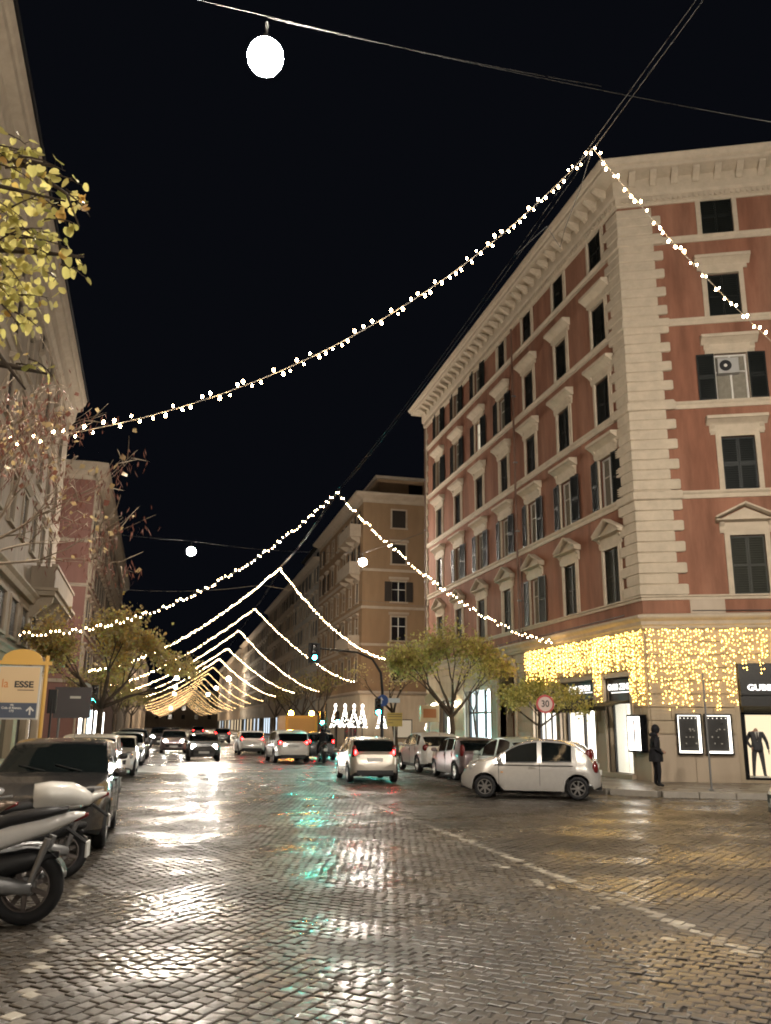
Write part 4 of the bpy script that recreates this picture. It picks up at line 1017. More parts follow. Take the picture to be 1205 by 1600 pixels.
# ------------------------------------------------------------------ trees
def leaf_mesh(name, m, s=1.0):
    # round heart-shaped leaf, folded along the midrib
    pr = [(0,0),(0.30,-0.08),(0.50,0.12),(0.54,0.40),(0.42,0.72),(0.20,0.94),(0,1.05)]
    vs = [(0,0,0.0),(0,0.5,0.0),(0,1.05,-0.05)]; 
    Rv = [(x, y, 0.10*x*1.6-0.05*y*y) for x, y in pr[1:-1]]; Lv = [(-x, y, z) for x, y, z in Rv]
    vs += Rv+Lv; n = len(Rv)
    fs = []
    for k, off in ((1, 3), (-1, 3+n)):
        ring = [0]+[off+i for i in range(n)]+[2]
        for a, b in zip(ring, ring[1:]): fs.append((1,a,b) if k == 1 else (1,b,a))
    return MB().add([(x*s, y*s, z*s) for x, y, z in vs], fs).mesh(name, m, True)
def leaf_mat(name, c1, c2, sub=0.3):
    m = bpy.data.materials.new(name); m.use_nodes = True; nt = m.node_tree; b = nt.nodes['Principled BSDF']
    geo = nt.nodes.new('ShaderNodeNewGeometry'); oi = nt.nodes.new('ShaderNodeObjectInfo')
    ad = nt.nodes.new('ShaderNodeMath'); ad.operation = 'ADD'; lk(nt, geo.outputs['Random Per Island'], ad.inputs[0]); lk(nt, oi.outputs['Random'], ad.inputs[1])
    fr = nt.nodes.new('ShaderNodeMath'); fr.operation = 'FRACT'; lk(nt, ad.outputs[0], fr.inputs[0])
    mx = nt.nodes.new('ShaderNodeMix'); mx.data_type = 'RGBA'; mx.inputs['A'].default_value = (*c1,1); mx.inputs['B'].default_value = (*c2,1)
    lk(nt, fr.outputs[0], mx.inputs['Factor']); lk(nt, mx.outputs['Result'], b.inputs['Base Color'])
    b.inputs['Roughness'].default_value = 0.42; b.inputs['Specular IOR Level'].default_value = 0.4
    tr = nt.nodes.new('ShaderNodeBsdfTranslucent'); lk(nt, mx.outputs['Result'], tr.inputs[0])
    ms = nt.nodes.new('ShaderNodeMixShader'); ms.inputs[0].default_value = sub
    lk(nt, b.outputs[0], ms.inputs[1]); lk(nt, tr.outputs[0], ms.inputs[2]); lk(nt, ms.outputs[0], nt.nodes['Material Output'].inputs[0])
    return m
M_lfy = leaf_mat('yellow_green_leaf', (0.46,0.43,0.14), (0.66,0.58,0.21), 0.6)
M_lfo = leaf_mat('autumn_orange_leaf', (0.50,0.30,0.09), (0.52,0.38,0.11), 0.6)
M_lfg = leaf_mat('green_leaf', (0.26,0.27,0.075), (0.46,0.42,0.13), 0.5)
M_lfb = leaf_mat('brown_dry_leaf', (0.33,0.23,0.12), (0.54,0.42,0.20), 0.45)
M_pod = leaf_mat('red_brown_pod', (0.15,0.060,0.045), (0.24,0.10,0.07), 0.3)
def grow(r, mb, p, d, rad0, length, depth, tips, spread=0.6, upb=0.15, segs=4, n=6, mind=0):
    pts = [Vector(p)]; rs = [rad0]; d = Vector(d).normalized()
    for k in range(segs):
        d = (d+Vector((r.uniform(-1,1), r.uniform(-1,1), r.uniform(-1,1)))*0.16+Vector((0,0,upb*0.3))).normalized()
        pts.append(pts[-1]+d*length/segs); rs.append(rad0*(1-0.42*(k+1)/segs))
    mb.tube([tuple(q) for q in pts], rs, n)
    if depth <= mind:
        for q in pts[1:]: tips.append((q, d.copy()))
    if depth == 0: return
    for k in range(r.choice((2,3,3))):
        a = r.uniform(0, 6.28); o = d.orthogonal().normalized(); w = d.cross(o)
        nd = d+(o*math.cos(a)+w*math.sin(a))*spread*r.uniform(0.6,1.4)+Vector((0,0,upb))
        grow(r, mb, pts[-1] if k < 2 else pts[-2], nd, rs[-1]*(0.75 if k == 0 else 0.62), length*r.uniform(0.62,0.85), depth-1, tips, spread, upb, segs, max(3, n-1), mind)
def leaf_cloud(r, pts, n, s0, s1, jit, mats, keep=None):
    """many small leaf faces scattered round the twig tips"""
    mb = MB()
    for _ in range(n):
        q, d = r.choice(pts); c = q+Vector((r.gauss(0,jit), r.gauss(0,jit), r.gauss(0,jit*0.7)))
        if keep and not keep(c): continue
        s = r.uniform(s0, s1); a = Vector((r.uniform(-1,1), r.uniform(-1,1), r.uniform(-1,0.4))).normalized(); o = a.orthogonal().normalized(); w = a.cross(o); th = r.uniform(0,6.28)
        u = o*math.cos(th)+w*math.sin(th); v = a.cross(u)
        mb.add([tuple(c-u*s*0.5), tuple(c-u*s*0.1+v*s*0.5), tuple(c+u*s*0.5+a*s*0.08), tuple(c-u*s*0.1-v*s*0.5)], [(0,1,2,3)], r.randrange(len(mats)))
    return mb
def tree(name, label, loc, h_tr, r_tr, lean, limbs, depth, nleaf, s0, s1, jit, mats, seed, llen=1.6, spread=0.55, upb=0.12, keep=None, group='street trees'):
    r = random.Random(seed); t = thing(name, label, 'tree', loc, 0, group); mb = MB(); tips = []
    top = Vector((lean[0]*h_tr, lean[1]*h_tr, h_tr))
    pts = [Vector((0,0,-0.05)), Vector((0,0,0.12)), top*0.35+Vector((r.uniform(-.05,.05), r.uniform(-.05,.05), 0)), top*0.7+Vector((r.uniform(-.06,.06),0,0)), top]
    mb.tube([tuple(p) for p in pts], [r_tr*1.5, r_tr*1.1, r_tr*0.95, r_tr*0.85, r_tr*0.8], 9)
    for k, dd in enumerate(limbs):
        grow(r, mb, top-Vector((0,0,0.05*k)), dd, r_tr*0.62, llen*r.uniform(0.9,1.15), depth, tips, spread, upb, 4, 7, 1)
    tr = mb.build('trunk', M_bark, t, True)
    if nleaf: stuff(leaf_cloud(r, tips, nleaf, s0, s1, jit, mats, keep).build('crown', mats, t))
    return t
tree('street_tree', 'yellow-green tree in front of the red building beside parked cars', (12.35,38,0.15), 2.3, 0.14, (-0.02,0), [(-0.9,-0.2,0.85),(0.45,0.3,1.0),(-0.25,0.5,1.1),(0.0,-0.6,0.95),(0.8,-0.2,0.65),(-0.5,0.1,1.0)], 3, 9000, 0.08, 0.16, 0.26, [M_lfy,M_lfg,M_lfy,M_lfb], 5, 1.42, 0.52, 0.16, keep=lambda c: math.sin(c.x*3.1+c.y*2.0)+math.sin(c.z*3.7+c.x*1.7+0.8)+random.uniform(-0.6,0.6) > -0.55)
tree('street_tree', 'small low green tree behind the speed limit sign', (12.75,29.3,0.15), 1.75, 0.07, (0,0), [(-0.8,0.2,0.55),(0.8,-0.2,0.55),(0.1,0.5,0.8),(-0.2,-0.5,0.7)], 3, 3600, 0.05, 0.12, 0.16, [M_lfg,M_lfg,M_lfy], 6, 0.72, 0.7, 0.02)
tree('street_tree', 'thin leaning sapling trunk in front of the cool white shop', (12.5,34.5,0.15), 2.3, 0.05, (-0.16,0), [(-0.4,0,1),(0.4,0.2,0.9)], 2, 260, 0.05, 0.1, 0.2, [M_lfg,M_lfy], 8, 0.9)
tree('street_tree', 'sparse twisted tree beside the yellow boards in front of the ochre building', (12.9,50.0,0.15), 2.4, 0.13, (-0.10,0), [(-0.9,0.1,0.9),(0.2,0.1,1.1),(-0.4,-0.4,0.9)], 3, 420, 0.07, 0.13, 0.3, [M_lfb,M_lfy], 9, 1.3)
tree('street_tree', 'broad brown and gold tree on the left overhanging the road', (-3.15,42,0.15), 2.5, 0.16, (0.03,0), [(-0.6,-0.2,0.8),(0.9,0,0.75),(1.1,-0.2,0.42),(0.25,0.5,1.0),(0.3,-0.5,0.9),(-0.5,0.3,0.5)], 3, 13000, 0.08, 0.18, 0.34, [M_lfb,M_lfy,M_lfb,M_lfo], 12, 1.7, 0.6, 0.08, keep=lambda c: not (c.x > 1.0 and c.z < 4.4-0.25*(c.x-1.0)) and math.sin(c.x*2.7+c.y*1.8)+math.sin(c.z*3.3+c.x*1.5)+random.uniform(-0.6,0.6) > -0.7)
for k, (x, y, sd) in enumerate(((12.9,78,31),(12.9,88,32),(12.9,99,33),(12.9,112,34),(-4.5,62,35),(-4.5,78,36),(-4.5,93,37),(-4.5,110,38))):
    side = 'right' if x > 0 else 'left'
    tree('street_tree', ('nearest','second','third','farthest')[k % 4]+' of the dim street trees further down the '+side+' side', (x,y,0.15), 2.6, 0.15, (0,0), [(-0.7,0.2,0.9),(0.7,-0.2,0.9),(0.1,0.6,1.0),(0,-0.6,1.0)], 3, 1300 if x < 0 else 420, 0.10, 0.2, 0.3, [M_lfb,M_lfg], sd, 1.15 if x < 0 else 1.5)
# near tree at the left edge: leafy hanging branches, every visible leaf its own piece
rn = random.Random(44)
NT = thing('near_leafy_tree', 'near tree at the left edge with large round yellow-green leaves', 'tree', (-3.3,4.6,0.15), 0, 'street trees')
nb = Vector(NT.location); mbt = MB()
mbt.tube([(0,0,-0.05),(0.0,0,0.6),(0.1,0.05,1.8),(0.3,0,2.9)], [0.2,0.15,0.13,0.12], 9)
def limb(pts, r0, r1, n=6): mbt.tube(pts, [lerp(r0, r1, k/(len(pts)-1)) for k in range(len(pts))], n)
W = lambda x, y, z: (x-nb.x, y-nb.y, z-nb.z)
limb([(0.3,0,2.9),W(-2.5,4.7,3.9),W(-1.9,4.7,4.6),W(-1.3,4.7,5.0),W(-0.85,4.65,4.95)], 0.1, 0.008)
limb([(0.28,0,2.8),W(-2.4,4.5,3.6),W(-1.8,4.5,4.1),W(-1.2,4.5,4.3),W(-0.62,4.5,4.32)], 0.09, 0.006)
limb([(0.25,0,2.6),W(-2.5,4.8,3.3),W(-1.7,4.8,3.7),W(-1.1,4.8,3.78),W(-0.78,4.75,3.72)], 0.08, 0.006)
limb([W(-1.9,4.7,4.6),W(-1.5,4.5,4.7),W(-1.1,4.4,4.62),W(-0.72,4.35,4.55)], 0.03, 0.005)
limb([W(-1.8,4.5,4.1),W(-1.4,4.4,3.95),W(-1.0,4.35,3.7),W(-0.8,4.3,3.45)], 0.03, 0.005)
limb([W(-1.3,4.7,5.0),W(-1.0,4.6,4.9),W(-0.75,4.55,4.72),W(-0.66,4.5,4.5)], 0.02, 0.004)
lfm = [leaf_mesh('leaf', M_lfy, 0.066), leaf_mesh('leaf', M_lfy, 0.078), leaf_mesh('leaf', M_lfo, 0.066), leaf_mesh('leaf', M_lfg, 0.072)]
clus = [((-1.05,4.6,4.97),0.13,4),((-0.94,4.6,4.80),0.12,5),((-1.0,4.6,4.55),0.13,5),((-0.92,4.55,4.36),0.13,5),((-1.02,4.55,4.14),0.12,4),((-0.74,4.62,4.84),0.07,2),((-0.70,4.52,4.55),0.07,2),
        ((-0.72,4.5,4.38),0.07,2),((-0.78,4.5,4.24),0.07,2),((-0.62,4.5,4.30),0.05,2),((-0.88,4.7,3.98),0.07,2),((-0.82,4.75,3.76),0.07,2),((-0.96,4.4,3.60),0.06,2),((-1.12,4.6,4.34),0.12,4),((-1.1,4.6,4.75),0.12,4)]
nleaf = 0
for ci, (c, s, ntw) in enumerate(clus):
    for _ in range(ntw):
        a = Vector(c)+Vector((-0.12+rn.gauss(0,s*0.6), rn.gauss(0,s*0.9), 0.05+rn.gauss(0,s*0.6))); ang = rn.uniform(-0.7,0.7); ln = rn.uniform(0.14,0.26)*(0.7 if s < 0.08 else 1.15)
        pts = [a]; d = Vector((math.cos(ang), rn.uniform(-0.5,0.5), math.sin(ang)*0.8+0.1)).normalized()
        for k in range(4): d = (d+Vector((0,0,-0.16))+Vector((rn.uniform(-.15,.15), rn.uniform(-.15,.15), rn.uniform(-.1,.1)))).normalized(); pts.append(pts[-1]+d*ln/4)
        mbt.tube([tuple(p-nb) for p in pts], [0.006,0.005,0.004,0.003,0.002], 5)
        for k in range(6):
            if nleaf >= 296: break
            f = (k+0.6)/6*4; q = int(f); p = pts[min(q,3)].lerp(pts[min(q,3)+1], f-q if q < 4 else 1)
            pd = Vector((rn.uniform(-0.6,0.9), rn.uniform(-1,1), rn.uniform(-0.8,0.5))).normalized(); p2 = p+pd*rn.uniform(0.02,0.045)
            mbt.tube([tuple(p-nb), tuple(p2-nb)], [0.0022,0.0016], 4)
            kk = rn.choice((0,0,1,1,0,3)) if not ci == 6 else 2
            if rn.random() < 0.08: kk = 2
            dz = pd+Vector((0,0,-0.7)); rot = dz.to_track_quat('Y', 'Z').to_euler(); rot.rotate_axis('Y', rn.uniform(-1.2,1.2))
            o = link('leaf', lfm[kk], NT, p2-nb, rot=rot); w = rn.uniform(0.5,0.85); o.scale = (w*rn.uniform(0.8,1.05), w, w*rn.uniform(0.5,2.2)); nleaf += 1
mbt.build('trunk', M_bark, NT, True)
# leaves deeper in the branch, joined
lm = MB()
for c, s, k in (((-1.12,4.95,4.95),0.12,60),((-1.05,4.95,4.72),0.13,70),((-1.08,4.9,4.45),0.13,70),((-1.02,4.9,4.22),0.12,60),((-1.15,4.9,4.05),0.10,30)):
    for _ in range(k):
        p = Vector(c)+Vector((rn.gauss(0,s), rn.gauss(0,s), rn.gauss(0,s)))-nb; w = rn.uniform(0.55,0.9)
        Rm = Euler((rn.uniform(-2.6,-0.7), rn.uniform(-0.8,0.8), rn.uniform(-3.1,3.1))).to_matrix()
        lm.add([tuple(p+Rm@(v.co*w)) for v in lfm[0].vertices], [tuple(q.vertices) for q in lfm[0].polygons])
stuff(lm.build('inner_leaves', M_lfy, NT, True))
# second near-left tree: mostly bare twigs with dry pods
r2 = random.Random(52)
BT = thing('bare_twig_tree', 'half-bare tree at the left edge with pale twigs and reddish dry pods', 'tree', (-3.6,9.6,0.15), 0, 'street trees')
bb = Vector(BT.location); mb2 = MB(); tips = []
mb2.tube([(0,0,-0.05),(0,0,0.5),(0.05,0,1.6),(0.3,0,2.7)], [0.2,0.15,0.13,0.11], 9)
for d, ln in (((1.0,0.1,0.55),1.25),((0.9,-0.3,0.8),1.3),((1.0,0.3,0.35),1.2),((0.5,0.2,1.0),1.2),((0.9,0.0,1.0),1.25)):
    grow(r2, mb2, Vector((0.3,0,2.65)), d, 0.055, ln, 3, tips, 0.42, 0.05, 4, 6, 1)
for k in range(120):
    q, d = r2.choice(tips); v = Vector((r2.uniform(-0.35,0.8), r2.uniform(-0.6,0.6), r2.uniform(-0.35,0.6))).normalized()*r2.uniform(0.12,0.38)
    bend = Vector((r2.uniform(-.05,.05), r2.uniform(-.05,.05), r2.uniform(0.0,.07)))
    mb2.tube([tuple(q), tuple(q+v*0.35+bend*0.5), tuple(q+v*0.7+bend*0.7), tuple(q+v+bend)], [0.007,0.006,0.0045,0.002], 4)
mb2.build('trunk', mat('pale_bark', (0.34,0.27,0.20), 0.8, 0.2, var=0.3, vscale=8), BT, True)
stuff(leaf_cloud(r2, tips, 230, 0.04, 0.085, 0.10, [M_lfb, M_pod, M_lfb], None).build('crown', [M_lfb, M_pod, M_lfb], BT))
mp = MB()
for _ in range(1500):
    q, d = r2.choice(tips); c = q+Vector((r2.gauss(0.03,0.08), r2.gauss(0,0.08), r2.gauss(-0.03,0.06)))
    if r2.random() < 0.5 and not (0.9 < c.x+bb.x+3.4 < 3.6): continue
    l = r2.uniform(0.05,0.10); w = r2.uniform(0.006,0.010); dx, dy = r2.uniform(-0.5,0.6), r2.uniform(-0.4,0.4); a = r2.uniform(0,3.14); ux, uy = math.cos(a)*w, math.sin(a)*w
    mp.add([(c.x,c.y,c.z),(c.x+dx*l*0.4+ux,c.y+dy*l*0.4+uy,c.z-l*0.5),(c.x+dx*l,c.y+dy*l,c.z-l),(c.x+dx*l*0.4-ux,c.y+dy*l*0.4-uy,c.z-l*0.5)], [(0,1,2,3)])
stuff(mp.build('seed_pods', M_pod, BT))

# ------------------------------------------------------------------ signs and signals
M_yel = mat('yellow_enamel', (0.62,0.36,0.08), 0.4, 0.5); M_pole = mat('grey_pole', (0.18,0.18,0.18), 0.45, 0.5, metal=0.5)
M_amberp = mat('pale_orange_poster', (0.62,0.45,0.26), 0.5, 0.4); M_navy = mat('slate_blue', (0.075,0.09,0.125), 0.5, 0.4); M_ink = mat('dark_ink', (0.03,0.028,0.026), 0.6); M_or = mat('orange_ink', (0.55,0.17,0.03), 0.6)
S = thing('advertising_sign', 'yellow sign with arched top reading laESSE on a yellow post', 'sign', (-3.45,25.6,0.15))
MB().tube([(0.06,0,0),(0.06,0,3.5)], 0.055, 8).build('post', M_yel, S)
MB().bbox(-1.28,0.2,-0.05,0.05,3.24,3.34,0.01).build('crossbar', M_yel, S)
n = 14; MB().prism([(-1.1,3.34)]+[(-0.58-0.52*math.cos(math.pi*k/n), 3.36+0.30*math.sin(math.pi*k/n)) for k in range(n+1)]+[(-0.06,3.34)], lambda a, b, t: (a, t, b), -0.03, 0.03).build('arched_top', M_yel, S)
fb = MB().bbox(-1.15,-0.05,-0.06,0.06,1.78,3.2,0.015).build('panel_frame', mat('pale_frame', (0.45,0.43,0.40), 0.4), S)
MB().box(-1.11,-0.09,-0.068,-0.06,2.22,3.17).build('poster', M_amberp, fb); MB().box(-1.11,-0.09,-0.0685,-0.06,1.82,2.215).build('direction_strip', M_navy, fb)
text('poster_lettering', 'la', 0.33, M_or, fb, (-0.95,-0.072,2.72), (rad(90),0,0), 0.002, sx=0.85)
text('poster_lettering', 'ESSE', 0.23, M_ink, fb, (-0.47,-0.072,2.70), (rad(90),0,0), 0.002, sx=1.12, bold=0.008)
text('poster_lettering', 'via\nCola di Rienzo,\n173', 0.083, M_white, fb, (-0.72,-0.072,2.08), (rad(90),0,0), 0.002, bold=0.002)
MB().prism([(-0.02,1.90),(0.02,1.90),(0.02,2.05),(0.08,1.99),(0.105,2.02),(0,2.13),(-0.105,2.02),(-0.08,1.99),(-0.02,2.05)], lambda a, b, t: (-0.25+a, t, b), -0.073, -0.069).build('arrow', M_white, fb)
MB().box(-0.62,-0.2,-0.0715,-0.069,2.545,2.565).build('small_print', M_ink, fb)
def disc(name, r, y, m, par, z, n=24, t=0.01): return MB().lathe([(r,y),(r,y-t)], n, (0,0,z), 'y').build(name, m, par)
t30 = thing('speed_limit_sign', 'round speed limit sign reading 30 in front of the small green tree', 'traffic sign', (12.08,27.2,0.15), rad(-16))
MB().tube([(0,0.04,0),(0,0.04,2.75)], 0.03, 8).build('post', M_pole, t30)
disc('sign_disc', 0.30, 0, mat('sign_red', (0.42,0.04,0.04), 0.4), t30, 2.44, 28, 0.012); disc('white_face', 0.235, -0.012, mat('sign_face', (0.55,0.42,0.38), 0.4), t30, 2.44, 28, 0.004)
text('sign_number', '30', 0.30, M_ink, t30, (0,-0.019,2.44), (rad(90),0,0), 0.001, sx=0.9, bold=0.006)
p1 = thing('slim_pole', 'slim bare steel pole standing on the kerb before the display cases', 'pole', (14.88,22.4,0.15)); MB().tube([(0,0,0),(0,0,3.2)], [0.03,0.024], 8).build('shaft', M_pole, p1)
MB().lathe([(0.07,0),(0.07,0.03),(0.035,0.06)], 10).build('base', M_pole, p1); MB().lathe([(0.027,3.2),(0.03,3.22),(0.01,3.25)], 8).build('cap', M_pole, p1)
def signal_head(par, loc, rz=0.0, lit=True, n=3):
    h = MB().bbox(-0.16,0.16,-0.12,0.12,-0.45,0.45,0.04).build('signal_head', M_black, par, loc=loc, rz=rz)
    for k, z in enumerate((0.29,0,-0.29)):
        MB().lathe([(0.115,-0.122),(0.1,-0.13),(0.01,-0.135)], 14, (0,0,z), 'y').build('lens', M_tgreen if (k == 2 and lit) else mat('dark_lens', (0.02,0.012,0.01), 0.2), h)
        MB().prism([(0.125*math.cos(a), 0.125*math.sin(a)) for a in [math.pi*q/8 for q in range(9)]]+[(0.115*math.cos(a), 0.115*math.sin(a)) for a in [math.pi*q/8 for q in range(8,-1,-1)]], lambda a, b, t, z=z: (a, t, z+b), -0.28, -0.12).build('visor', M_black, h)
    return h
T1 = thing('traffic_signal', 'traffic signal pole with overhead arm, blue arrow sign and two green lights', 'traffic light', (11.5,48,0.15), 0)
MB().tube([(0,0,0),(0,0,3.6),(-0.1,0,4.6),(-0.6,0,5.35),(-1.5,0,5.7),(-3.6,0,5.85)], [0.09,0.08,0.075,0.07,0.06,0.045], 8).build('pole', M_black, T1)
MB().bbox(-4.25,-3.6,0.02,0.06,5.05,6.15,0.01).build('backboard', M_black, T1); signal_head(T1, (-3.93,-0.08,5.62)); signal_head(T1, (-0.28,-0.1,2.72))
d_ = disc('arrow_sign', 0.32, -0.1, mat('sign_blue', (0.02,0.06,0.22), 0.4), T1, 3.06); MB().prism([(-0.03,-0.18),(0.03,-0.18),(0.03,0.02),(0.12,0.02),(0,0.2),(-0.12,0.02),(-0.03,0.02)], lambda a, b, t: (a-0.08, t, 3.06+b), -0.113, -0.111).build('white_arrow', M_white, d_)
MB().bbox(0.3,1.0,-0.11,-0.09,2.95,3.2,0.005).build('small_plate', M_plate, T1)
T2 = thing('traffic_signal', 'short traffic signal with a green light behind the white cars', 'traffic light', (10.75,62,0.15), 0); MB().tube([(0,0,0),(0,0,3.2)], 0.06, 8).build('pole', M_black, T2); signal_head(T2, (-0.28,-0.05,2.18))
T3 = thing('traffic_signal', 'green traffic light under the left tree crown', 'traffic light', (-3.62,45,0.15), 0); MB().tube([(0,0,0),(0,0,3.3)], 0.05, 8).build('pole', M_black, T3); signal_head(T3, (0.0,-0.18,3.05))
rs_ = disc('round_sign', 0.3, -0.1, M_plate, T3, 3.3); rs_.location.x = -0.45
T4 = thing('traffic_signal', 'small green traffic light between the lit trees on the far pavement', 'traffic light', (11.9,64,0.15), 0); MB().tube([(0,0,0),(0,0,3.0)], 0.05, 8).build('pole', M_black, T4); signal_head(T4, (0,-0.18,2.25))
T5 = thing('traffic_signal', 'unlit black traffic signal seen from behind under the laESSE sign', 'traffic light', (-4.45,36.0,0.15), math.pi); MB().tube([(0,0,0),(0,0,2.6)], 0.04, 8).build('pole', M_black, T5); signal_head(T5, (0,-0.1,2.5), lit=False)
bl = thing('billboard', 'dark grey billboard on the left pavement under the tree', 'billboard', (-4.1,40,0.15)); MB().bbox(-0.75,0.75,-0.08,0.08,1.9,3.2,0.02).build('panel', mat('dark_billboard', (0.07,0.06,0.065), 0.5), bl)
MB().box(-0.12,0.32,-0.085,-0.08,2.72,2.82).build('white_caption', M_white, bl); MB().tube([(-0.5,0,0),(-0.5,0,1.9)], 0.05, 8).build('leg', M_pole, bl); MB().tube([(0.5,0,0),(0.5,0,1.9)], 0.05, 8).build('leg', M_pole, bl)
y1 = thing('roadworks_board', 'yellow information board with dark lines on a white post', 'sign', (12.55,49.3,0.15)); yb = MB().bbox(-0.45,0.45,-0.03,0.03,1.66,2.42,0.01).build('board', mat('yellow_board', (0.60,0.40,0.08), 0.45), y1)
for z in (1.85,2.02,2.2,2.32): MB().box(-0.4,0.4 if z > 2 else -0.1,-0.034,-0.03,z,z+0.025).build('text_line', M_ink, yb)
MB().tube([(0,0.06,0),(0,0.06,2.4)], 0.035, 8).build('post', M_white, y1)
y2 = thing('bus_stop_sign', 'round pale bus stop disc above an orange poster panel on a post', 'sign', (12.8,43.1,0.15)); ob = MB().bbox(-0.5,0.5,-0.04,0.04,1.9,2.72,0.01).build('panel', M_amberp, y2)
MB().box(-0.34,0.34,-0.046,-0.041,2.1,2.55).build('poster_print', mat('orange_print', (0.45,0.16,0.05), 0.6), ob); rd = MB().lathe([(0.27,-0.05),(0.27,-0.02)], 22, (0,0,3.02), 'y').build('disc', mat('cream_disc', (0.55,0.46,0.28), 0.5), y2)
MB().tube([(0,0.05,0),(0,0.05,3.2)], 0.035, 8).build('post', M_pole, y2)
# light-cone christmas trees by the ochre building
def light_tree(x, y, z, h, r, label, seed):
    q = random.Random(seed); t = thing('light_tree', label, 'christmas tree', (x,y,0.15), 0, 'christmas trees made of lights'); mb = MB()
    MB().lathe([(r*0.95,z),(r*0.5,z+h*0.5),(0.02,z+h)], 12).build('cone', mat('wire_cone', (0.03,0.03,0.03), 0.6), t); MB().tube([(0,0,0),(0,0,z)], 0.04, 6).build('stand', M_black, t)
    for k in range(130):
        f = q.random()**1.4; a = q.uniform(0,6.28); rr = r*(1-f)+0.03; s = 0.035
        mb.add([(rr*math.cos(a)+vx*s, rr*math.sin(a)+vy*s, z+f*h+vz*s) for vx, vy, vz in octv], octf)
    stuff(mb.build('bulbs', emi('cool_bulb', (1.0,0.93,0.80), 14.0), t)); MB().lathe([(0.02,z+h),(0.10,z+h+0.1),(0.12,z+h+0.22),(0.02,z+h+0.36)], 8).build('topper', M_shoplight, t)
    return t
for k, (x, lab) in enumerate(((13.05,'leftmost'),(13.85,'second'),(14.6,'third'),(15.3,'rightmost'))): light_tree(x, 70.8, 1.55, 1.5, 0.38, lab+' of the white-lit cone trees before the ochre building', k)
light_tree(16.9, 70.8, 1.5, 1.5, 0.4, 'white-lit cone tree standing apart behind the blue arrow sign', 9)
light_tree(21.0, 70.6, 1.4, 1.3, 0.4, 'white-lit cone tree beside the orange poster panel', 10)
# ------------------------------------------------------------------ vehicles (front towards +x, left side +y)
def smooth_pts(pts, x, k=0.06):
    return (interp(pts, x-k)+2*interp(pts, x)+interp(pts, x+k))/4
TYRE = {}
def wheel_meshes(r, w=0.19, spokes=5, m_rim=None):
    key = (round(r,3), spokes, (m_rim or M_alloy).name)
    if key in TYRE: return TYRE[key]
    t = MB().lathe([(r*0.66,-w/2),(r*0.9,-w/2),(r*0.985,-w*0.36),(r,-w*0.2),(r,w*0.2),(r*0.985,w*0.36),(r*0.9,w/2),(r*0.66,w/2),(r*0.64,w*0.2),(r*0.64,-w*0.2),(r*0.66,-w/2)], 28, (0,0,0), 'y', cap=False).mesh('tyre', M_tyre, True)
    rm = MB(); R = r*0.66
    rm.lathe([(R,w*0.46),(R*0.93,w*0.47),(R*0.9,w*0.36),(R*0.97,w*0.1)], 24, (0,0,0), 'y', cap=False)
    rm.lathe([(R*0.22,w*0.34),(R*0.20,w*0.43),(0.01,w*0.45)], 12, (0,0,0), 'y')
    for k in range(spokes):
        a = 2*math.pi*k/spokes; c, s = math.cos(a), math.sin(a)
        f = lambda x, y, z, c=c, s=s: (x*c-z*s, y, x*s+z*c)
        q = [(R*0.15,w*0.30,-R*0.13),(R*0.92,w*0.34,-R*0.10),(R*0.92,w*0.34,R*0.10),(R*0.15,w*0.30,R*0.13),(R*0.15,w*0.42,-R*0.10),(R*0.92,w*0.45,-R*0.07),(R*0.92,w*0.45,R*0.07),(R*0.15,w*0.42,R*0.10)]
        rm.add([f(*p) for p in q], [(0,3,2,1),(4,5,6,7),(0,1,5,4),(1,2,6,5),(2,3,7,6),(3,0,4,7)])
    rmm = rm.mesh('rim', m_rim or M_alloy); auto_smooth(rmm, 30)
    hb = MB().lathe([(R*0.93,w*0.05),(R*0.93,w*0.06)], 20, (0,0,0), 'y').mesh('brake_disc', M_dark)
    TYRE[key] = (t, rmm, hb); return TYRE[key]
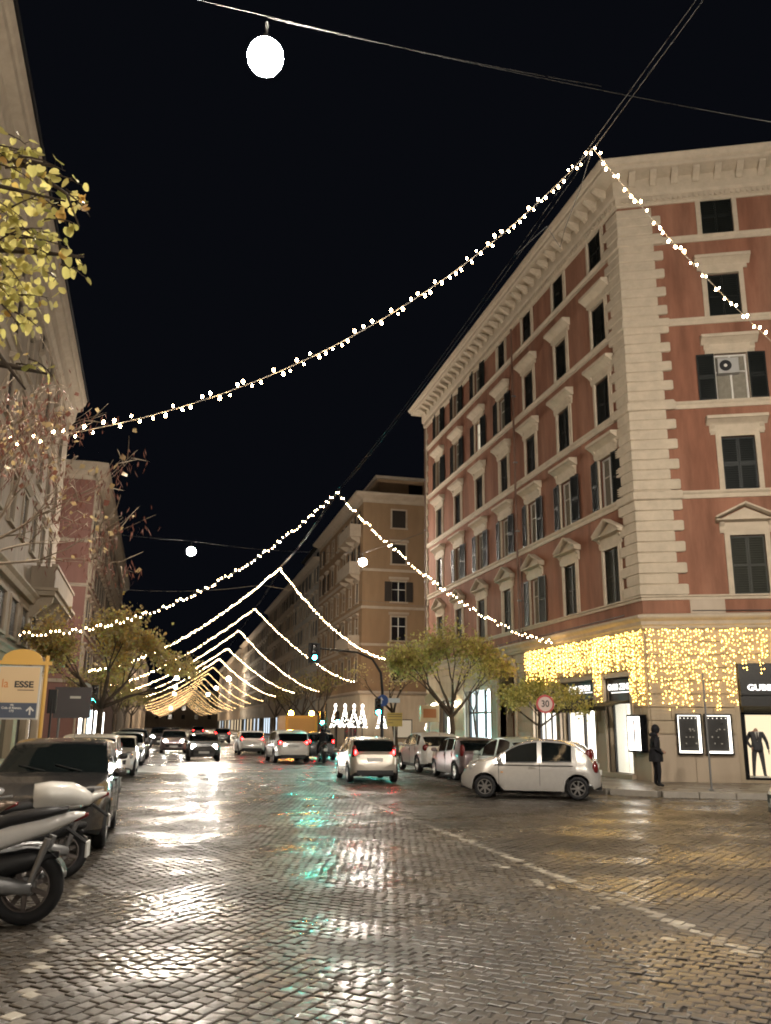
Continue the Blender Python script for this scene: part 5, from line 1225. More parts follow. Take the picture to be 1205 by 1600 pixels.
def car_mesh(sp):
    L, W, H = sp['L'], sp['W'], sp['H']; top = sp['top']; belt = sp['belt']; wr = sp['wr']; xw = sp['axles']; zb0 = sp.get('zb', 0.2)
    xf, xr = L/2, -L/2
    AR = wr+0.055
    feats = {xf, xr, xf-0.03, xf-0.09, xf-0.2, xf-0.38, xr+0.03, xr+0.09, xr+0.2, xr+0.36}
    feats |= {x for x, _ in top}
    for a, b in sp['side']: feats |= {a, b}
    feats |= {sp['ws'][0], sp['ws'][1], sp['rw'][0], sp['rw'][1]}
    for x in xw:
        for k in range(13): feats.add(x+AR*math.cos(math.pi*k/12))
    feats |= set(np.linspace(xr, xf, 26))
    xs = sorted({round(min(xf, max(xr, f)), 4) for f in feats}, reverse=True)
    xs = [x for i, x in enumerate(xs) if i == 0 or abs(xs[i-1]-x) > 0.012 or x in (xr,)]
    rows = []
    for x in xs:
        e = min(xf-x, x-xr)
        endf = xf-x < x-xr
        tap = sp.get('ftap', 0.60) if endf else sp.get('rtap', 0.70)
        w = W/2*lerp(tap, 1.0, min(1.0, (max(0, e)/0.62))**(0.42 if endf else 0.40))
        zt = smooth_pts(top, x, 0.04) if 0.06 < e else interp(top, x)
        zb = lerp(0.30 if endf else 0.34, zb0, min(1, e/0.35))
        bl = min(interp(belt, x), zt-0.025); g = zt-bl
        arch = 0.0
        for xa in xw:
            if abs(x-xa) < AR: arch = max(arch, wr+math.sqrt(max(0, AR*AR-(x-xa)**2)))
        za = max(zb, arch)
        inner = 0.74*w if arch > zb+0.02 else 0.86*w
        tum = sp.get('tum', 0.25)
        yr = w*(0.955-tum*min(g, 0.6))
        hb = bl-zb
        r = [(0, za), (inner, za), (0.965*w, max(za, zb+0.015)), (0.992*w, max(za+0.01, zb+0.16*hb)), (1.0*w, max(za+0.025, zb+0.42*hb)), (0.995*w, max(za+0.04, zb+0.70*hb)),
             (0.965*w, bl-0.02 if bl-0.02 > za+0.05 else bl), (0.945*w, bl+0.012), (lerp(0.945*w, yr, 1.0), bl+g*0.86), (yr*0.965-0.0, bl+g*0.925), (yr*0.80, bl+g*0.975), (yr*0.45, bl+g*0.995), (0, zt)]
        rows.append(r)
    n = len(rows[0]); V = []; idx = {}
    for i, r in enumerate(rows):
        for j, (y, z) in enumerate(r):
            idx[(i, j, 1)] = len(V); V.append((xs[i], y, z))
            if j in (0, n-1): idx[(i, j, -1)] = idx[(i, j, 1)]
            else: idx[(i, j, -1)] = len(V); V.append((xs[i], -y, z))
    faces = {'body': [], 'windscreen': [], 'rear_window': [], 'lower_trim': []}
    for k in range(len(sp['side'])):
        faces[('side', k, 1)] = []; faces[('side', k, -1)] = []
    def cell(i, j, s):
        f = (idx[(i,j,s)], idx[(i+1,j,s)], idx[(i+1,j+1,s)], idx[(i,j+1,s)])
        return f if s == 1 else f[::-1]
    for i in range(len(xs)-1):
        xm = (xs[i]+xs[i+1])/2
        for j in range(n-1):
            for s in (1, -1):
                key = 'body'
                if j == 0: key = 'lower_trim'
                if j in (1, 2) and sp.get('clad'): key = 'lower_trim'
                if j == 1: key = 'lower_trim'
                if j == 6 and any(min(a,b) < xm < max(a,b) for a, b in sp['side']): key = 'lower_trim'
                if j == 7:
                    for k, (a, b) in enumerate(sp['side']):
                        if min(a,b) < xm < max(a,b): key = ('side', k, s)
                    if sp.get('bpillar') and len(sp['side']) > 1 and min(sp['side'][0])-0.001 > xm > max(sp['side'][1])+0.001 and key == 'body': key = 'lower_trim'
                if j >= 9:
                    if min(sp['ws']) < xm < max(sp['ws']): key = 'windscreen'
                    if min(sp['rw']) < xm < max(sp['rw']): key = 'rear_window'
                f = cell(i, j, s)
                if len(set(f)) >= 3: faces[key].append(tuple(dict.fromkeys(f)))
    for i, rev in ((0, False), (len(xs)-1, True)):
        loop = [idx[(i,j,1)] for j in range(n)]+[idx[(i,j,-1)] for j in range(n-2,0,-1)]
        faces['body'].append(tuple(loop if not rev else loop[::-1]))
    return V, faces
def sub_mesh(name, V, F, m, smooth=35):
    used = sorted({v for f in F for v in f}); mp = {v: i for i, v in enumerate(used)}
    me = bpy.data.meshes.new(name); me.from_pydata([V[v] for v in used], [], [tuple(mp[v] for v in f) for f in F]); me.materials.append(m); me.update()
    bm = bmesh.new(); bm.from_mesh(me); bmesh.ops.recalc_face_normals(bm, faces=bm.faces); bm.to_mesh(me); bm.free()
    auto_smooth(me, smooth); return me
def ell(mb, c, r, n=10, m=7, sq=2.6):
    prof = []; vs = []; fs = []
    for i in range(m+1):
        ph = math.pi*(i/m-0.5); cz = math.copysign(abs(math.sin(ph))**(2/sq), math.sin(ph)); cr = abs(math.cos(ph))**(2/sq)
        for k in range(n):
            a = 2*math.pi*k/n; vs.append((c[0]+r[0]*cr*math.copysign(abs(math.cos(a))**(2/sq), math.cos(a)), c[1]+r[1]*cr*math.copysign(abs(math.sin(a))**(2/sq), math.sin(a)), c[2]+r[2]*cz))
    for i in range(m):
        for k in range(n): fs.append((i*n+k, i*n+(k+1)%n, (i+1)*n+(k+1)%n, (i+1)*n+k))
    return mb.add(vs, fs)
CARM = {}
HEAD_W = 1700.0
def car(name, label, spk, loc, heading, m_paint, group, head='off', tail='off', rim=None, spokes=5):
    sp = SPECS[spk]; L, W, H = sp['L'], sp['W'], sp['H']
    t = thing(name, label, sp.get('cat', 'car'), loc, heading, group)
    key = (spk, m_paint.name)
    if key not in CARM:
        V, F = car_mesh(sp); d = {}
        d['body'] = sub_mesh('body', V, F['body'], m_paint); d['lower_trim'] = sub_mesh('lower_trim', V, F['lower_trim'], M_black)
        d['windscreen'] = sub_mesh('windscreen', V, F['windscreen'], M_carglass); d['rear_window'] = sub_mesh('rear_window', V, F['rear_window'], M_carglass)
        d['sides'] = [sub_mesh('side_window', V, F[k], M_carglass) for k in F if isinstance(k, tuple) and F[k]]
        CARM[key] = d
    d = CARM[key]
    body = link('body', d['body'], t); link('lower_trim', d['lower_trim'], t); link('windscreen', d['windscreen'], t); link('rear_window', d['rear_window'], t)
    for m in d['sides']: link('side_window', m, t)
    wr = sp['wr']; tm, rm, hb = wheel_meshes(wr, 0.2, spokes, rim)
    for xa in sp['axles']:
        for s in (1, -1):
            w = link('wheel', tm, t, (xa, s*(W/2-0.115), wr), rot=(0, random.uniform(0,1), 0 if s == 1 else math.pi))
            link('rim', rm, w); link('brake_disc', hb, w)
    # lamps
    hx, hy, hz, hr = sp['head']
    for s in (1, -1):
        o = ell(MB(), (0,0,0), hr, 12, 8).build('headlight', M_lens, t, True, loc=(hx, s*hy, hz), rz=-s*sp.get('hrot', 0.5))
        if head == 'on':
            ld = bpy.data.lights.new('beam', 'SPOT'); ld.energy = HEAD_W; ld.spot_size = rad(75); ld.spot_blend = 0.8; ld.shadow_soft_size = 0.07; ld.color = (1.0,0.93,0.83)
            lo = bpy.data.objects.new('beam', ld); COL.objects.link(lo); lo.parent = o; lo.location = (hr[0]*1.6, 0, 0); lo.rotation_euler = (rad(90), 0, rad(-90)+s*sp.get('hrot',0.5)); lo.rotation_euler = Euler((rad(86), 0, rad(-90)+s*sp.get('hrot',0.5)))
        if head != 'off': ell(MB(), (hr[0]*0.55, 0, 0), (hr[0]*0.75, max(min(hr[1], 0.12), 0.11), max(min(hr[2], 0.12), 0.10)), 10, 6).build('lit_bulb', M_head if head == 'on' else M_headdim, o, True)
    tx, ty, tz, trr = sp['tail']
    for s in (1, -1):
        o = ell(MB(), (0,0,0), trr, 10, 8).build('tail_light', M_taild, t, True, loc=(tx, s*ty, tz), rz=s*sp.get('trot', 0.4))
        if tail != 'off': ell(MB(), (-trr[0]*0.6, 0, 0), (trr[0]*0.6, trr[1]*0.6, min(trr[2]*0.55, 0.09)), 8, 6).build('lit_lens', M_tail, o, True)
    # mirrors, handles, plates, grille, bumper trim
    mx = sp['ws'][0]-0.18; mz = interp(sp['belt'], mx)+0.07
    for s in (1, -1):
        mi = ell(MB(), (mx, s*(W/2+0.09), mz), (0.07,0.11,0.075), 10, 6).build('wing_mirror', sp.get('mirror_black') and M_black or m_paint, t, True)
        MB().box(mx-0.02,mx+0.02,min(s*(W/2-0.09), s*(W/2+0.05)),max(s*(W/2-0.09), s*(W/2+0.05)),mz-0.07,mz-0.03).build('mirror_stalk', M_black, mi)
    for a, b in sp['side'][:2 if sp.get('doors', 4) == 4 else 1]:
        for s in (1, -1):
            xh = lerp(max(a,b), min(a,b), 0.85); zz = interp(sp['belt'], xh)-0.13; MB().bbox(xh-0.09,xh+0.09,min(s*(W/2-0.015),s*(W/2+0.02)),max(s*(W/2-0.015),s*(W/2+0.02)),zz-0.018,zz+0.018,0.006).build('door_handle', m_paint, t)
    g = sp.get('grille', (0.30,0.42,0.16))
    MB().bbox(L/2-0.06,L/2+0.012,-W*g[0],W*g[0],g[1],g[1]+g[2],0.02).build('grille', M_black, t)
    MB().bbox(L/2-0.02,L/2+0.02,-0.26,0.26,sp.get('fpz',0.40),sp.get('fpz',0.40)+0.11,0.004).build('number_plate', M_plate, t)
    rp = sp.get('rpz', 0.72); rx = sp.get('rpx', -L/2); MB().bbox(rx-0.03,rx+0.04,-0.26,0.26,rp,rp+0.11,0.004).build('number_plate', M_plate, t)
    MB().bbox(-L/2-0.015,-L/2+0.12,-W*0.36,W*0.36,0.27,0.42,0.03).build('rear_bumper_trim', M_black, t)
    MB().bbox(L/2-0.1,L/2+0.015,-W*0.30,W*0.30,0.235,0.33,0.03).build('front_air_intake', M_black, t)
    # sill and door shut lines as narrow grooves of dark trim
    for a, b in sp['side']:
        pass
    for xd in sp.get('shut', []):
        for s in (1, -1):
            zb_ = interp(sp['belt'], xd); MB().box(xd-0.006,xd+0.006,min(s*(W/2-0.012),s*(W/2+0.0025)),max(s*(W/2-0.012),s*(W/2+0.0025)),0.34,zb_-0.04).build('door_gap', M_black, t)
    # wipers, aerial, fuel cap, indicators
    ax = lerp(sp['ws'][0], sp['ws'][1], 0.06); az = interp(sp['top'], ax)
    for yy in (-0.12, 0.42): MB().tube([(ax+0.04,yy,az+0.01),(ax-0.14,yy-0.42,interp(sp['top'], ax-0.14)+0.012)], 0.009, 5).build('wiper', M_black, t)
    rx2 = sp['rw'][0]+0.12; MB().tube([(rx2,0,interp(sp['top'], rx2)-0.01),(rx2-0.18,0,interp(sp['top'], rx2)+0.22)], [0.008,0.003], 5).build('aerial', M_black, t)
    fx = sp['axles'][1]+0.02; fz = sp['wr']*2+0.22; MB().lathe([(0.075,-W/2-0.001),(0.075,-W/2+0.05)], 16, (fx,0,min(fz, interp(sp['belt'], fx)-0.12)), 'y').build('fuel_cap', m_paint, t)
    for s in (1, -1): MB().bbox(sp['axles'][0]-0.50,sp['axles'][0]-0.43,min(s*(W/2-0.02),s*(W/2+0.008)),max(s*(W/2-0.02),s*(W/2+0.008)),0.66,0.69,0.004).build('side_indicator', mat('indicator_amber', (0.4,0.16,0.02), 0.3), t)
    MB().tube([(-L/2+0.15,W*0.28,0.25),(-L/2-0.02,W*0.28,0.25)], 0.028, 8).build('exhaust_pipe', M_chrome, t)
    if sp.get('crease'):
        zc = sp['crease']
        for s in (1, -1): MB().bbox(sp['axles'][1]+0.1,sp['axles'][0]-0.25,min(s*(W/2-0.03),s*(W/2+0.001)),max(s*(W/2-0.03),s*(W/2+0.001)),zc,zc+0.022,0.005).build('waist_line', M_black, t)
    if sp.get('strip'):
        for s in (1, -1): MB().bbox(sp['axles'][1]+0.5,sp['axles'][0]-0.5,min(s*(W/2-0.02),s*(W/2+0.012)),max(s*(W/2-0.02),s*(W/2+0.012)),0.52,0.58,0.005).build('side_strip', M_black, t)
    return t
SPECS = {
 'bubble': dict(L=3.72, W=1.66, H=1.54, wr=0.295, axles=(1.18,-1.25), zb=0.20, doors=2,   # small rounded hatchback
   top=[(1.86,0.52),(1.80,0.66),(1.66,0.79),(1.35,0.92),(1.02,1.00),(0.86,1.05),(0.45,1.34),(0.22,1.45),(-0.1,1.52),(-0.5,1.54),(-0.9,1.50),(-1.2,1.40),(-1.42,1.24),(-1.66,0.97),(-1.80,0.84),(-1.86,0.60)],
   belt=[(1.86,0.50),(1.4,0.80),(0.9,0.93),(0,0.94),(-1.0,0.97),(-1.5,0.95),(-1.86,0.58)], ws=(0.95,0.27), rw=(-1.22,-1.66), side=[(0.62,-0.22),(-0.34,-1.12)],
   head=(1.52,0.56,0.74,(0.16,0.14,0.14)), tail=(-1.70,0.62,0.80,(0.09,0.10,0.15)), shut=[-0.28,0.80], ftap=0.56, rtap=0.70, tum=0.30, rpz=0.62, crease=0.845),
 'hatch': dict(bpillar=True, L=3.95, W=1.72, H=1.48, wr=0.30, axles=(1.18,-1.30), zb=0.20,
   top=[(1.975,0.55),(1.90,0.70),(1.6,0.84),(1.15,0.96),(0.95,1.0),(0.4,1.33),(0.15,1.42),(-0.3,1.475),(-0.9,1.47),(-1.35,1.42),(-1.55,1.36),(-1.80,1.02),(-1.92,0.92),(-1.975,0.62)],
   belt=[(1.975,0.52),(1.4,0.82),(0.9,0.92),(0,0.95),(-1.2,1.04),(-1.7,1.0),(-1.975,0.6)], ws=(0.98,0.2), rw=(-1.50,-1.82), side=[(0.62,-0.20),(-0.30,-1.05),(-1.12,-1.32)],
   head=(1.60,0.60,0.76,(0.22,0.11,0.10)), tail=(-1.76,0.68,0.98,(0.11,0.075,0.24)), shut=[-0.25,0.82,-1.05], tum=0.27, rpz=0.70, clad=False),
 'suv': dict(bpillar=True, L=4.25, W=1.80, H=1.60, wr=0.335, axles=(1.30,-1.32), zb=0.23, clad=True,
   top=[(2.125,0.62),(2.06,0.84),(1.85,0.98),(1.4,1.06),(1.05,1.10),(0.45,1.46),(0.2,1.54),(-0.3,1.60),(-1.0,1.58),(-1.45,1.52),(-1.72,1.42),(-1.98,1.08),(-2.07,0.98),(-2.125,0.62)],
   belt=[(2.125,0.60),(1.6,0.94),(0.9,1.02),(0,1.05),(-1.2,1.13),(-1.8,1.06),(-2.125,0.6)], ws=(1.08,0.28), rw=(-1.68,-2.0), side=[(0.66,-0.18),(-0.28,-1.08),(-1.16,-1.48)],
   head=(1.82,0.68,0.86,(0.24,0.10,0.085)), tail=(-1.95,0.70,1.0,(0.11,0.12,0.13)), shut=[-0.23,0.85,-1.08], tum=0.24, rpz=0.80, grille=(0.28,0.55,0.20), fpz=0.46),
 'boxy': dict(bpillar=True, L=3.60, W=1.62, H=1.58, wr=0.29, axles=(1.12,-1.18), zb=0.20,
   top=[(1.80,0.58),(1.75,0.80),(1.55,0.93),(1.05,1.02),(0.92,1.05),(0.55,1.40),(0.35,1.52),(-0.1,1.58),(-0.9,1.58),(-1.4,1.55),(-1.58,1.50),(-1.72,1.06),(-1.77,0.95),(-1.80,0.6)],
   belt=[(1.80,0.55),(1.4,0.88),(0.9,0.97),(0,0.99),(-1.2,1.04),(-1.65,1.02),(-1.80,0.58)], ws=(0.97,0.40), rw=(-1.55,-1.73), side=[(0.66,-0.16),(-0.26,-0.98),(-1.06,-1.36)],
   head=(1.60,0.58,0.80,(0.15,0.14,0.11)), tail=(-1.70,0.68,1.12,(0.06,0.06,0.22)), shut=[-0.21,0.75,-1.0], tum=0.22, rpz=0.75, strip=True, mirror_black=True),
 'mini': dict(L=3.75, W=1.70, H=1.42, wr=0.30, axles=(1.25,-1.20), zb=0.19, doors=2,
   top=[(1.875,0.55),(1.82,0.74),(1.6,0.86),(1.0,0.95),(0.82,0.99),(0.45,1.28),(0.25,1.36),(-0.2,1.41),(-0.9,1.40),(-1.3,1.36),(-1.5,1.30),(-1.70,0.98),(-1.82,0.86),(-1.875,0.58)],
   belt=[(1.875,0.53),(1.4,0.82),(0.8,0.90),(0,0.92),(-1.2,0.95),(-1.6,0.93),(-1.875,0.56)], ws=(0.86,0.30), rw=(-1.45,-1.72), side=[(0.60,-0.30),(-0.40,-1.25)],
   head=(1.66,0.58,0.72,(0.13,0.14,0.14)), tail=(-1.76,0.64,0.80,(0.08,0.09,0.14)), shut=[-0.35,0.72], tum=0.24, rpz=0.55),
}
def paint(name, col, metal=0.0, rough=0.32): return mat(name, col, rough, 0.5, metal=metal, coat=0.7, var=0.06, vscale=9)
P_graph = paint('graphite_paint', (0.05,0.047,0.045), 0.5, 0.25); P_white = paint('white_car_paint', (0.60,0.585,0.55)); P_cream = paint('cream_car_paint', (0.50,0.465,0.40))
P_silver = paint('silver_car_paint', (0.52,0.50,0.47), 0.55, 0.26); P_champ = paint('champagne_car_paint', (0.52,0.475,0.41), 0.55, 0.26); P_dark = paint('black_car_paint', (0.022,0.022,0.024)); P_mauve = paint('mauve_grey_paint', (0.17,0.13,0.135), 0.4)
P_teal = paint('pale_teal_paint', (0.36,0.42,0.38), 0.2); P_blue = paint('pale_blue_paint', (0.42,0.46,0.48), 0.1)
GP, GT = 'cars parked along the kerb', 'cars driving on the street'
N_, S_ = rad(90), rad(-90)
car('parked_car', 'dark graphite crossover parked behind the scooters on the left, facing the camera', 'suv', (-1.72,15.95,0), S_, P_graph, GP)
car('parked_car', 'cream boxy hatchback parked directly behind the graphite crossover', 'boxy', (-1.98,24.4,0), S_, P_cream, GP)
car('parked_car', 'small white hatchback parked third in the left row', 'mini', (-1.93,35.2,0), S_, P_white, GP)
car('parked_car', 'black hatchback parked fourth in the left row', 'hatch', (-1.88,43.0,0), S_, P_dark, GP)
car('parked_car', 'dark crossover parked last in the left row', 'suv', (-1.9,50.5,0), S_, P_dark, GP)
car('moving_car', 'dark oncoming car with both headlights blazing in the middle of the road', 'mini', (1.8,48.2,0), S_, P_dark, GT, head='on')
car('moving_car', 'second oncoming car farther back on the left with bright headlights', 'hatch', (0.35,60.5,0), S_, P_mauve, GT, head='low')
car('moving_car', 'third oncoming car far back with small warm headlights', 'suv', (-0.6,74,0), S_, P_dark, GT, head='low')
car('moving_car', 'white hatchback driving away near the far festoons', 'hatch', (5.1,58.0,0), N_, P_white, GT, tail='on')
car('moving_car', 'white crossover driving away in the centre lane with red tail lights', 'suv', (5.95,45.9,0), rad(92), P_white, GT, tail='on')
car('moving_car', 'dark hatchback with glowing red lights left of the champagne one', 'hatch', (8.0,49.2,0), N_, P_dark, GT, tail='on')
car('moving_car', 'champagne hatchback seen from behind with lit tail lights and blue-lit rear window', 'hatch', (6.78,30.75,0), rad(87), P_champ, GT, tail='on')
car('parked_car', 'white crossover parked on the right beyond the mauve hatchback', 'suv', (10.75,36.4,0), N_, P_white, GP)
car('parked_car', 'mauve grey hatchback parked on the right with dark rear window', 'hatch', (10.75,31.65,0), N_, P_mauve, GP)
car('parked_car', 'pale teal small car parked behind the nose of the silver bubble car', 'bubble', (10.95,27.4,0), rad(97), P_teal, GP)
HM = math.atan2(1.12,-2.24)
car('moving_car', 'silver rounded small car turning across the junction, seen from its side', 'bubble', (9.7,22.95,0), HM, P_silver, GT, head='off', spokes=7, rim=mat('dull_rim', (0.20,0.19,0.18), 0.4, metal=0.6))
car('parked_car', 'pale hatchback half hidden behind the tail of the turning small car', 'hatch', (10.75,25.4,0), HM-0.05, P_champ, GP)
HS = math.atan2(0.407,-0.9135)
car('parked_car', 'pale blue car cut off by the right edge of the picture', 'hatch', (13.4,14.6,0), HS, P_blue, GP)
car('parked_car', 'dark car parked at the side street kerb before the mannequin window', 'suv', (17.85,19.95,0), HS+math.pi, P_graph, GP)
car('moving_car', 'far car with red tail lights beneath the distant festoons, right of centre', 'hatch', (5.2,92,0), N_, P_dark, GT, tail='on')
car('moving_car', 'far pair of headlights beneath the distant festoons, left of centre', 'hatch', (0.6,104,0), S_, P_dark, GT, head='low')
car('moving_car', 'most distant car with red tail lights at the end of the street', 'suv', (4.0,130,0), N_, P_dark, GT, tail='on')
# orange truck with amber beacons
TK = thing('orange_truck', 'orange-yellow service truck with amber beacons behind the white crossover', 'truck', (9.15,66.0,0), N_, None)
M_ory = mat('orange_truck_paint', (0.55,0.26,0.03), 0.4, 0.5, var=0.1, vscale=3)
MB().bbox(-3.2,1.0,-1.15,1.15,0.8,2.5,0.05).build('cargo_box', M_ory, TK); MB().bbox(1.05,2.6,-1.05,1.05,0.55,2.35,0.15).build('cab', M_ory, TK); MB().box(-3.3,2.5,-0.9,0.9,0.5,0.8).build('chassis', M_black, TK)
MB().box(2.605,2.62,-0.9,0.9,1.4,2.15).build('windscreen', M_carglass, TK); MB().bbox(-3.24,-3.2,-0.95,0.95,1.0,2.3,0.02).build('rear_door', mat('faded_orange', (0.42,0.21,0.05), 0.5), TK)
tm, rm, hb = wheel_meshes(0.42, 0.25, 5, M_steel)
for xa in (1.8,-2.0):
    for s in (1,-1): w = link('wheel', tm, TK, (xa,s*1.0,0.42), rot=(0,0,0 if s == 1 else math.pi)); link('rim', rm, w)
for s in (1,-1):
    b = MB().lathe([(0.14,2.5),(0.14,2.53)], 12, (-2.9,s*0.75,0)).build('beacon_base', M_black, TK); MB().lathe([(0.15,2.53),(0.17,2.64),(0.13,2.78),(0.02,2.83)], 12, (-2.9,s*0.75,0)).build('beacon', M_amber, b, True)
    MB().bbox(-3.28,-3.2,s*0.95-0.12,s*0.95+0.12,0.72,0.84,0.01).build('tail_light', M_tail, TK)

# ------------------------------------------------------------------ scooters (front towards +x)
def loft(mb, secs, n=12, sq=2.4, mi=0):
    """tube of superellipse sections: (x, zc, half width, half height)"""
    vs = []; fs = []
    for x, zc, w, h in secs:
        for k in range(n):
            a = 2*math.pi*k/n; c, s = math.cos(a), math.sin(a)
            vs.append((x, w*math.copysign(abs(c)**(2/sq), c), zc+h*math.copysign(abs(s)**(2/sq), s)))
    for i in range(len(secs)-1):
        for k in range(n): fs.append((i*n+k, i*n+(k+1)%n, (i+1)*n+(k+1)%n, (i+1)*n+k))
    fs += [tuple(range(n-1,-1,-1)), tuple((len(secs)-1)*n+k for k in range(n))]
    return mb.add(vs, fs, mi)
def scooter(label, loc, heading, m_body, r=0.335, topcase=None):
    t = thing('scooter', label, 'scooter', loc, heading, 'scooters parked at the left kerb')
    tm, rm, hb = wheel_meshes(r, 0.125, 5, mat('dark_alloy', (0.16,0.14,0.13), 0.35, metal=0.8))
    for xa, nm in ((-0.68,'rear_wheel'),(0.70,'front_wheel')):
        w = link(nm, tm, t, (xa,0,r), rot=(0,0.3,0)); link('rim', rm, w); w2 = link('rim', rm, w, rot=(0,0,math.pi))
        MB().lathe([(0.09,-0.05),(0.10,0.0),(0.09,0.05)], 12, (0,0,0), 'y').build('hub', M_steel, w)
    # tail cowl sweeping up and back
    loft(MB(), [(-1.16,0.985,0.03,0.022),(-1.06,0.965,0.075,0.05),(-0.85,0.90,0.12,0.085),(-0.55,0.815,0.15,0.105),(-0.2,0.72,0.165,0.13),(0.1,0.62,0.16,0.15)]).build('tail_cowl', m_body, t, True)
    loft(MB(), [(-1.0,1.035,0.09,0.03),(-0.8,1.0,0.13,0.06),(-0.5,0.945,0.14,0.07),(-0.3,0.87,0.15,0.075),(0.0,0.82,0.13,0.075),(0.16,0.80,0.07,0.05)]).build('seat', M_black, t, True)
    loft(MB(), [(-0.95,0.62,0.05,0.03),(-0.7,0.58,0.10,0.10),(-0.2,0.46,0.13,0.15),(0.15,0.36,0.16,0.10),(0.5,0.33,0.17,0.07)]).build('engine_cover', M_black, t, True)
    loft(MB(), [(-0.98,0.92,0.06,0.025),(-1.10,0.95,0.05,0.03),(-1.19,0.985,0.02,0.02)]).build('tail_light', M_taild, t, True)
    MB().tube([(-0.9,0,1.03),(-1.12,0.07,1.06),(-1.12,-0.07,1.06),(-0.9,0,1.03)], 0.013, 6).build('grab_rail', M_steel, t)
    # silencer along the right side
    for sy in (-1,):
        loft(MB(lambda x, y, z: (x, y-0.19, z)), [(-1.0,0.42,0.03,0.03),(-0.95,0.42,0.055,0.06),(-0.55,0.36,0.06,0.07),(-0.3,0.31,0.045,0.05),(0.0,0.27,0.02,0.02)]).build('exhaust', M_steel, t, True)
    MB().lathe([(0.10,-0.22),(0.125,-0.17),(0.11,-0.1)], 16, (-0.55,0,0.36), 'y').build('exhaust_shield', mat('grey_shield', (0.42,0.38,0.35), 0.4, metal=0.3), t, True)
    loft(MB(lambda x, y, z: (x, y+0.13, z)), [(-0.75,0.34,0.03,0.05),(-0.4,0.38,0.05,0.09),(0.0,0.36,0.05,0.10),(0.25,0.32,0.02,0.05)]).build('gearbox', M_steel, t, True)
    MB().tube([(-0.72,0.12,0.36),(-0.86,0.13,0.78)], [0.025,0.035], 8).build('shock_absorber', M_steel, t); MB().tube([(-0.72,-0.12,0.36),(-0.86,-0.13,0.78)], [0.025,0.035], 8).build('shock_absorber', M_steel, t)
    fm = MB(); n = 10
    for k in range(n):
        a0, a1 = math.pi*(0.12+0.62*k/n), math.pi*(0.12+0.62*(k+1)/n); R = r+0.03
        fm.add([(-0.68-R*math.cos(a0),-0.075,r+R*math.sin(a0)),(-0.68-R*math.cos(a1),-0.075,r+R*math.sin(a1)),(-0.68-R*math.cos(a1),0.075,r+R*math.sin(a1)),(-0.68-R*math.cos(a0),0.075,r+R*math.sin(a0))], [(0,1,2,3)])
    fm.build('mudguard', M_black, t, True)
    MB().bbox(-1.22,-1.20,-0.09,0.09,0.60,0.74,0.004).build('number_plate', M_plate, t); MB().tube([(-1.0,0,0.86),(-1.2,0,0.72)], 0.02, 6).build('plate_bracket', M_black, t)
    # front shield, handlebar, fork
    loft(MB(lambda x, y, z: (x, y, z)), [(0.30,0.40,0.18,0.08),(0.46,0.55,0.22,0.28),(0.56,0.72,0.21,0.32),(0.66,0.84,0.13,0.22)]).build('leg_shield', m_body, t, True)
    MB().tube([(0.70,0,r),(0.50,0,0.95)], 0.04, 8).build('fork', M_steel, t); MB().tube([(0.36,0.34,1.06),(0.46,0.18,1.04),(0.48,-0.18,1.04),(0.36,-0.34,1.06)], 0.02, 8).build('handlebar', M_black, t)
    ell(MB(), (0.54,0,1.0), (0.12,0.14,0.10), 12, 8).build('headlamp_cowl', m_body, t, True); ell(MB(), (0.64,0,0.98), (0.05,0.09,0.07), 12, 8).build('headlamp', M_lens, t, True)
    for s in (1,-1):
        mi = ell(MB(), (0.42,s*0.36,1.28), (0.02,0.075,0.05), 10, 6).build('mirror', M_black, t, True); MB().tube([(0.42,s*0.26,1.06),(0.42,s*0.36,1.26)], 0.008, 5).build('mirror_stem', M_black, mi)
    MB().tube([(-0.1,0.12,0.25),(-0.2,0.28,0.02)], 0.018, 6).build('side_stand', M_steel, t)
    if topcase:
        loft(MB(), [(-1.30,1.16,0.10,0.05),(-1.22,1.16,0.17,0.10),(-0.95,1.20,0.19,0.125),(-0.78,1.20,0.16,0.11)]).build('top_case', topcase, t, True)
    return t
P_scw = paint('scooter_pearl_white', (0.55,0.535,0.50)); P_scg = paint('scooter_silver_grey', (0.66,0.65,0.63), 0.0); P_scb = paint('scooter_bronze', (0.16,0.115,0.085), 0.5)
scooter('silver-white scooter nearest the camera at the left edge, rear wheel towards the road', (-1.90,9.4,0), rad(180-4), P_scg, 0.34)
s2 = scooter('white-tailed scooter with black underside between the near scooter and the graphite crossover', (-1.86,11.75,0), rad(180+10), P_scw, 0.31)
loft(MB(), [(-1.02,0.93,0.03,0.03),(-0.95,0.94,0.13,0.10),(-0.75,0.98,0.19,0.15),(-0.5,0.98,0.21,0.17),(-0.30,0.96,0.16,0.16)], 14, 3.0).build('storage_cowl', P_scw, s2, True)
loft(MB(), [(-0.98,0.86,0.05,0.03),(-0.7,0.80,0.17,0.10),(-0.45,0.78,0.19,0.12),(-0.3,0.78,0.14,0.10)], 14, 3.0).build('lower_cowl', M_blackgl, s2, True)
scooter('bronze scooter partly hidden at the far left edge behind the near one', (-2.75,10.55,0), rad(180+5), P_scb, 0.31)
scooter('dark scooter under its rider in the traffic beside the white crossover', (7.55,44.6,0), N_, P_dark, 0.31)

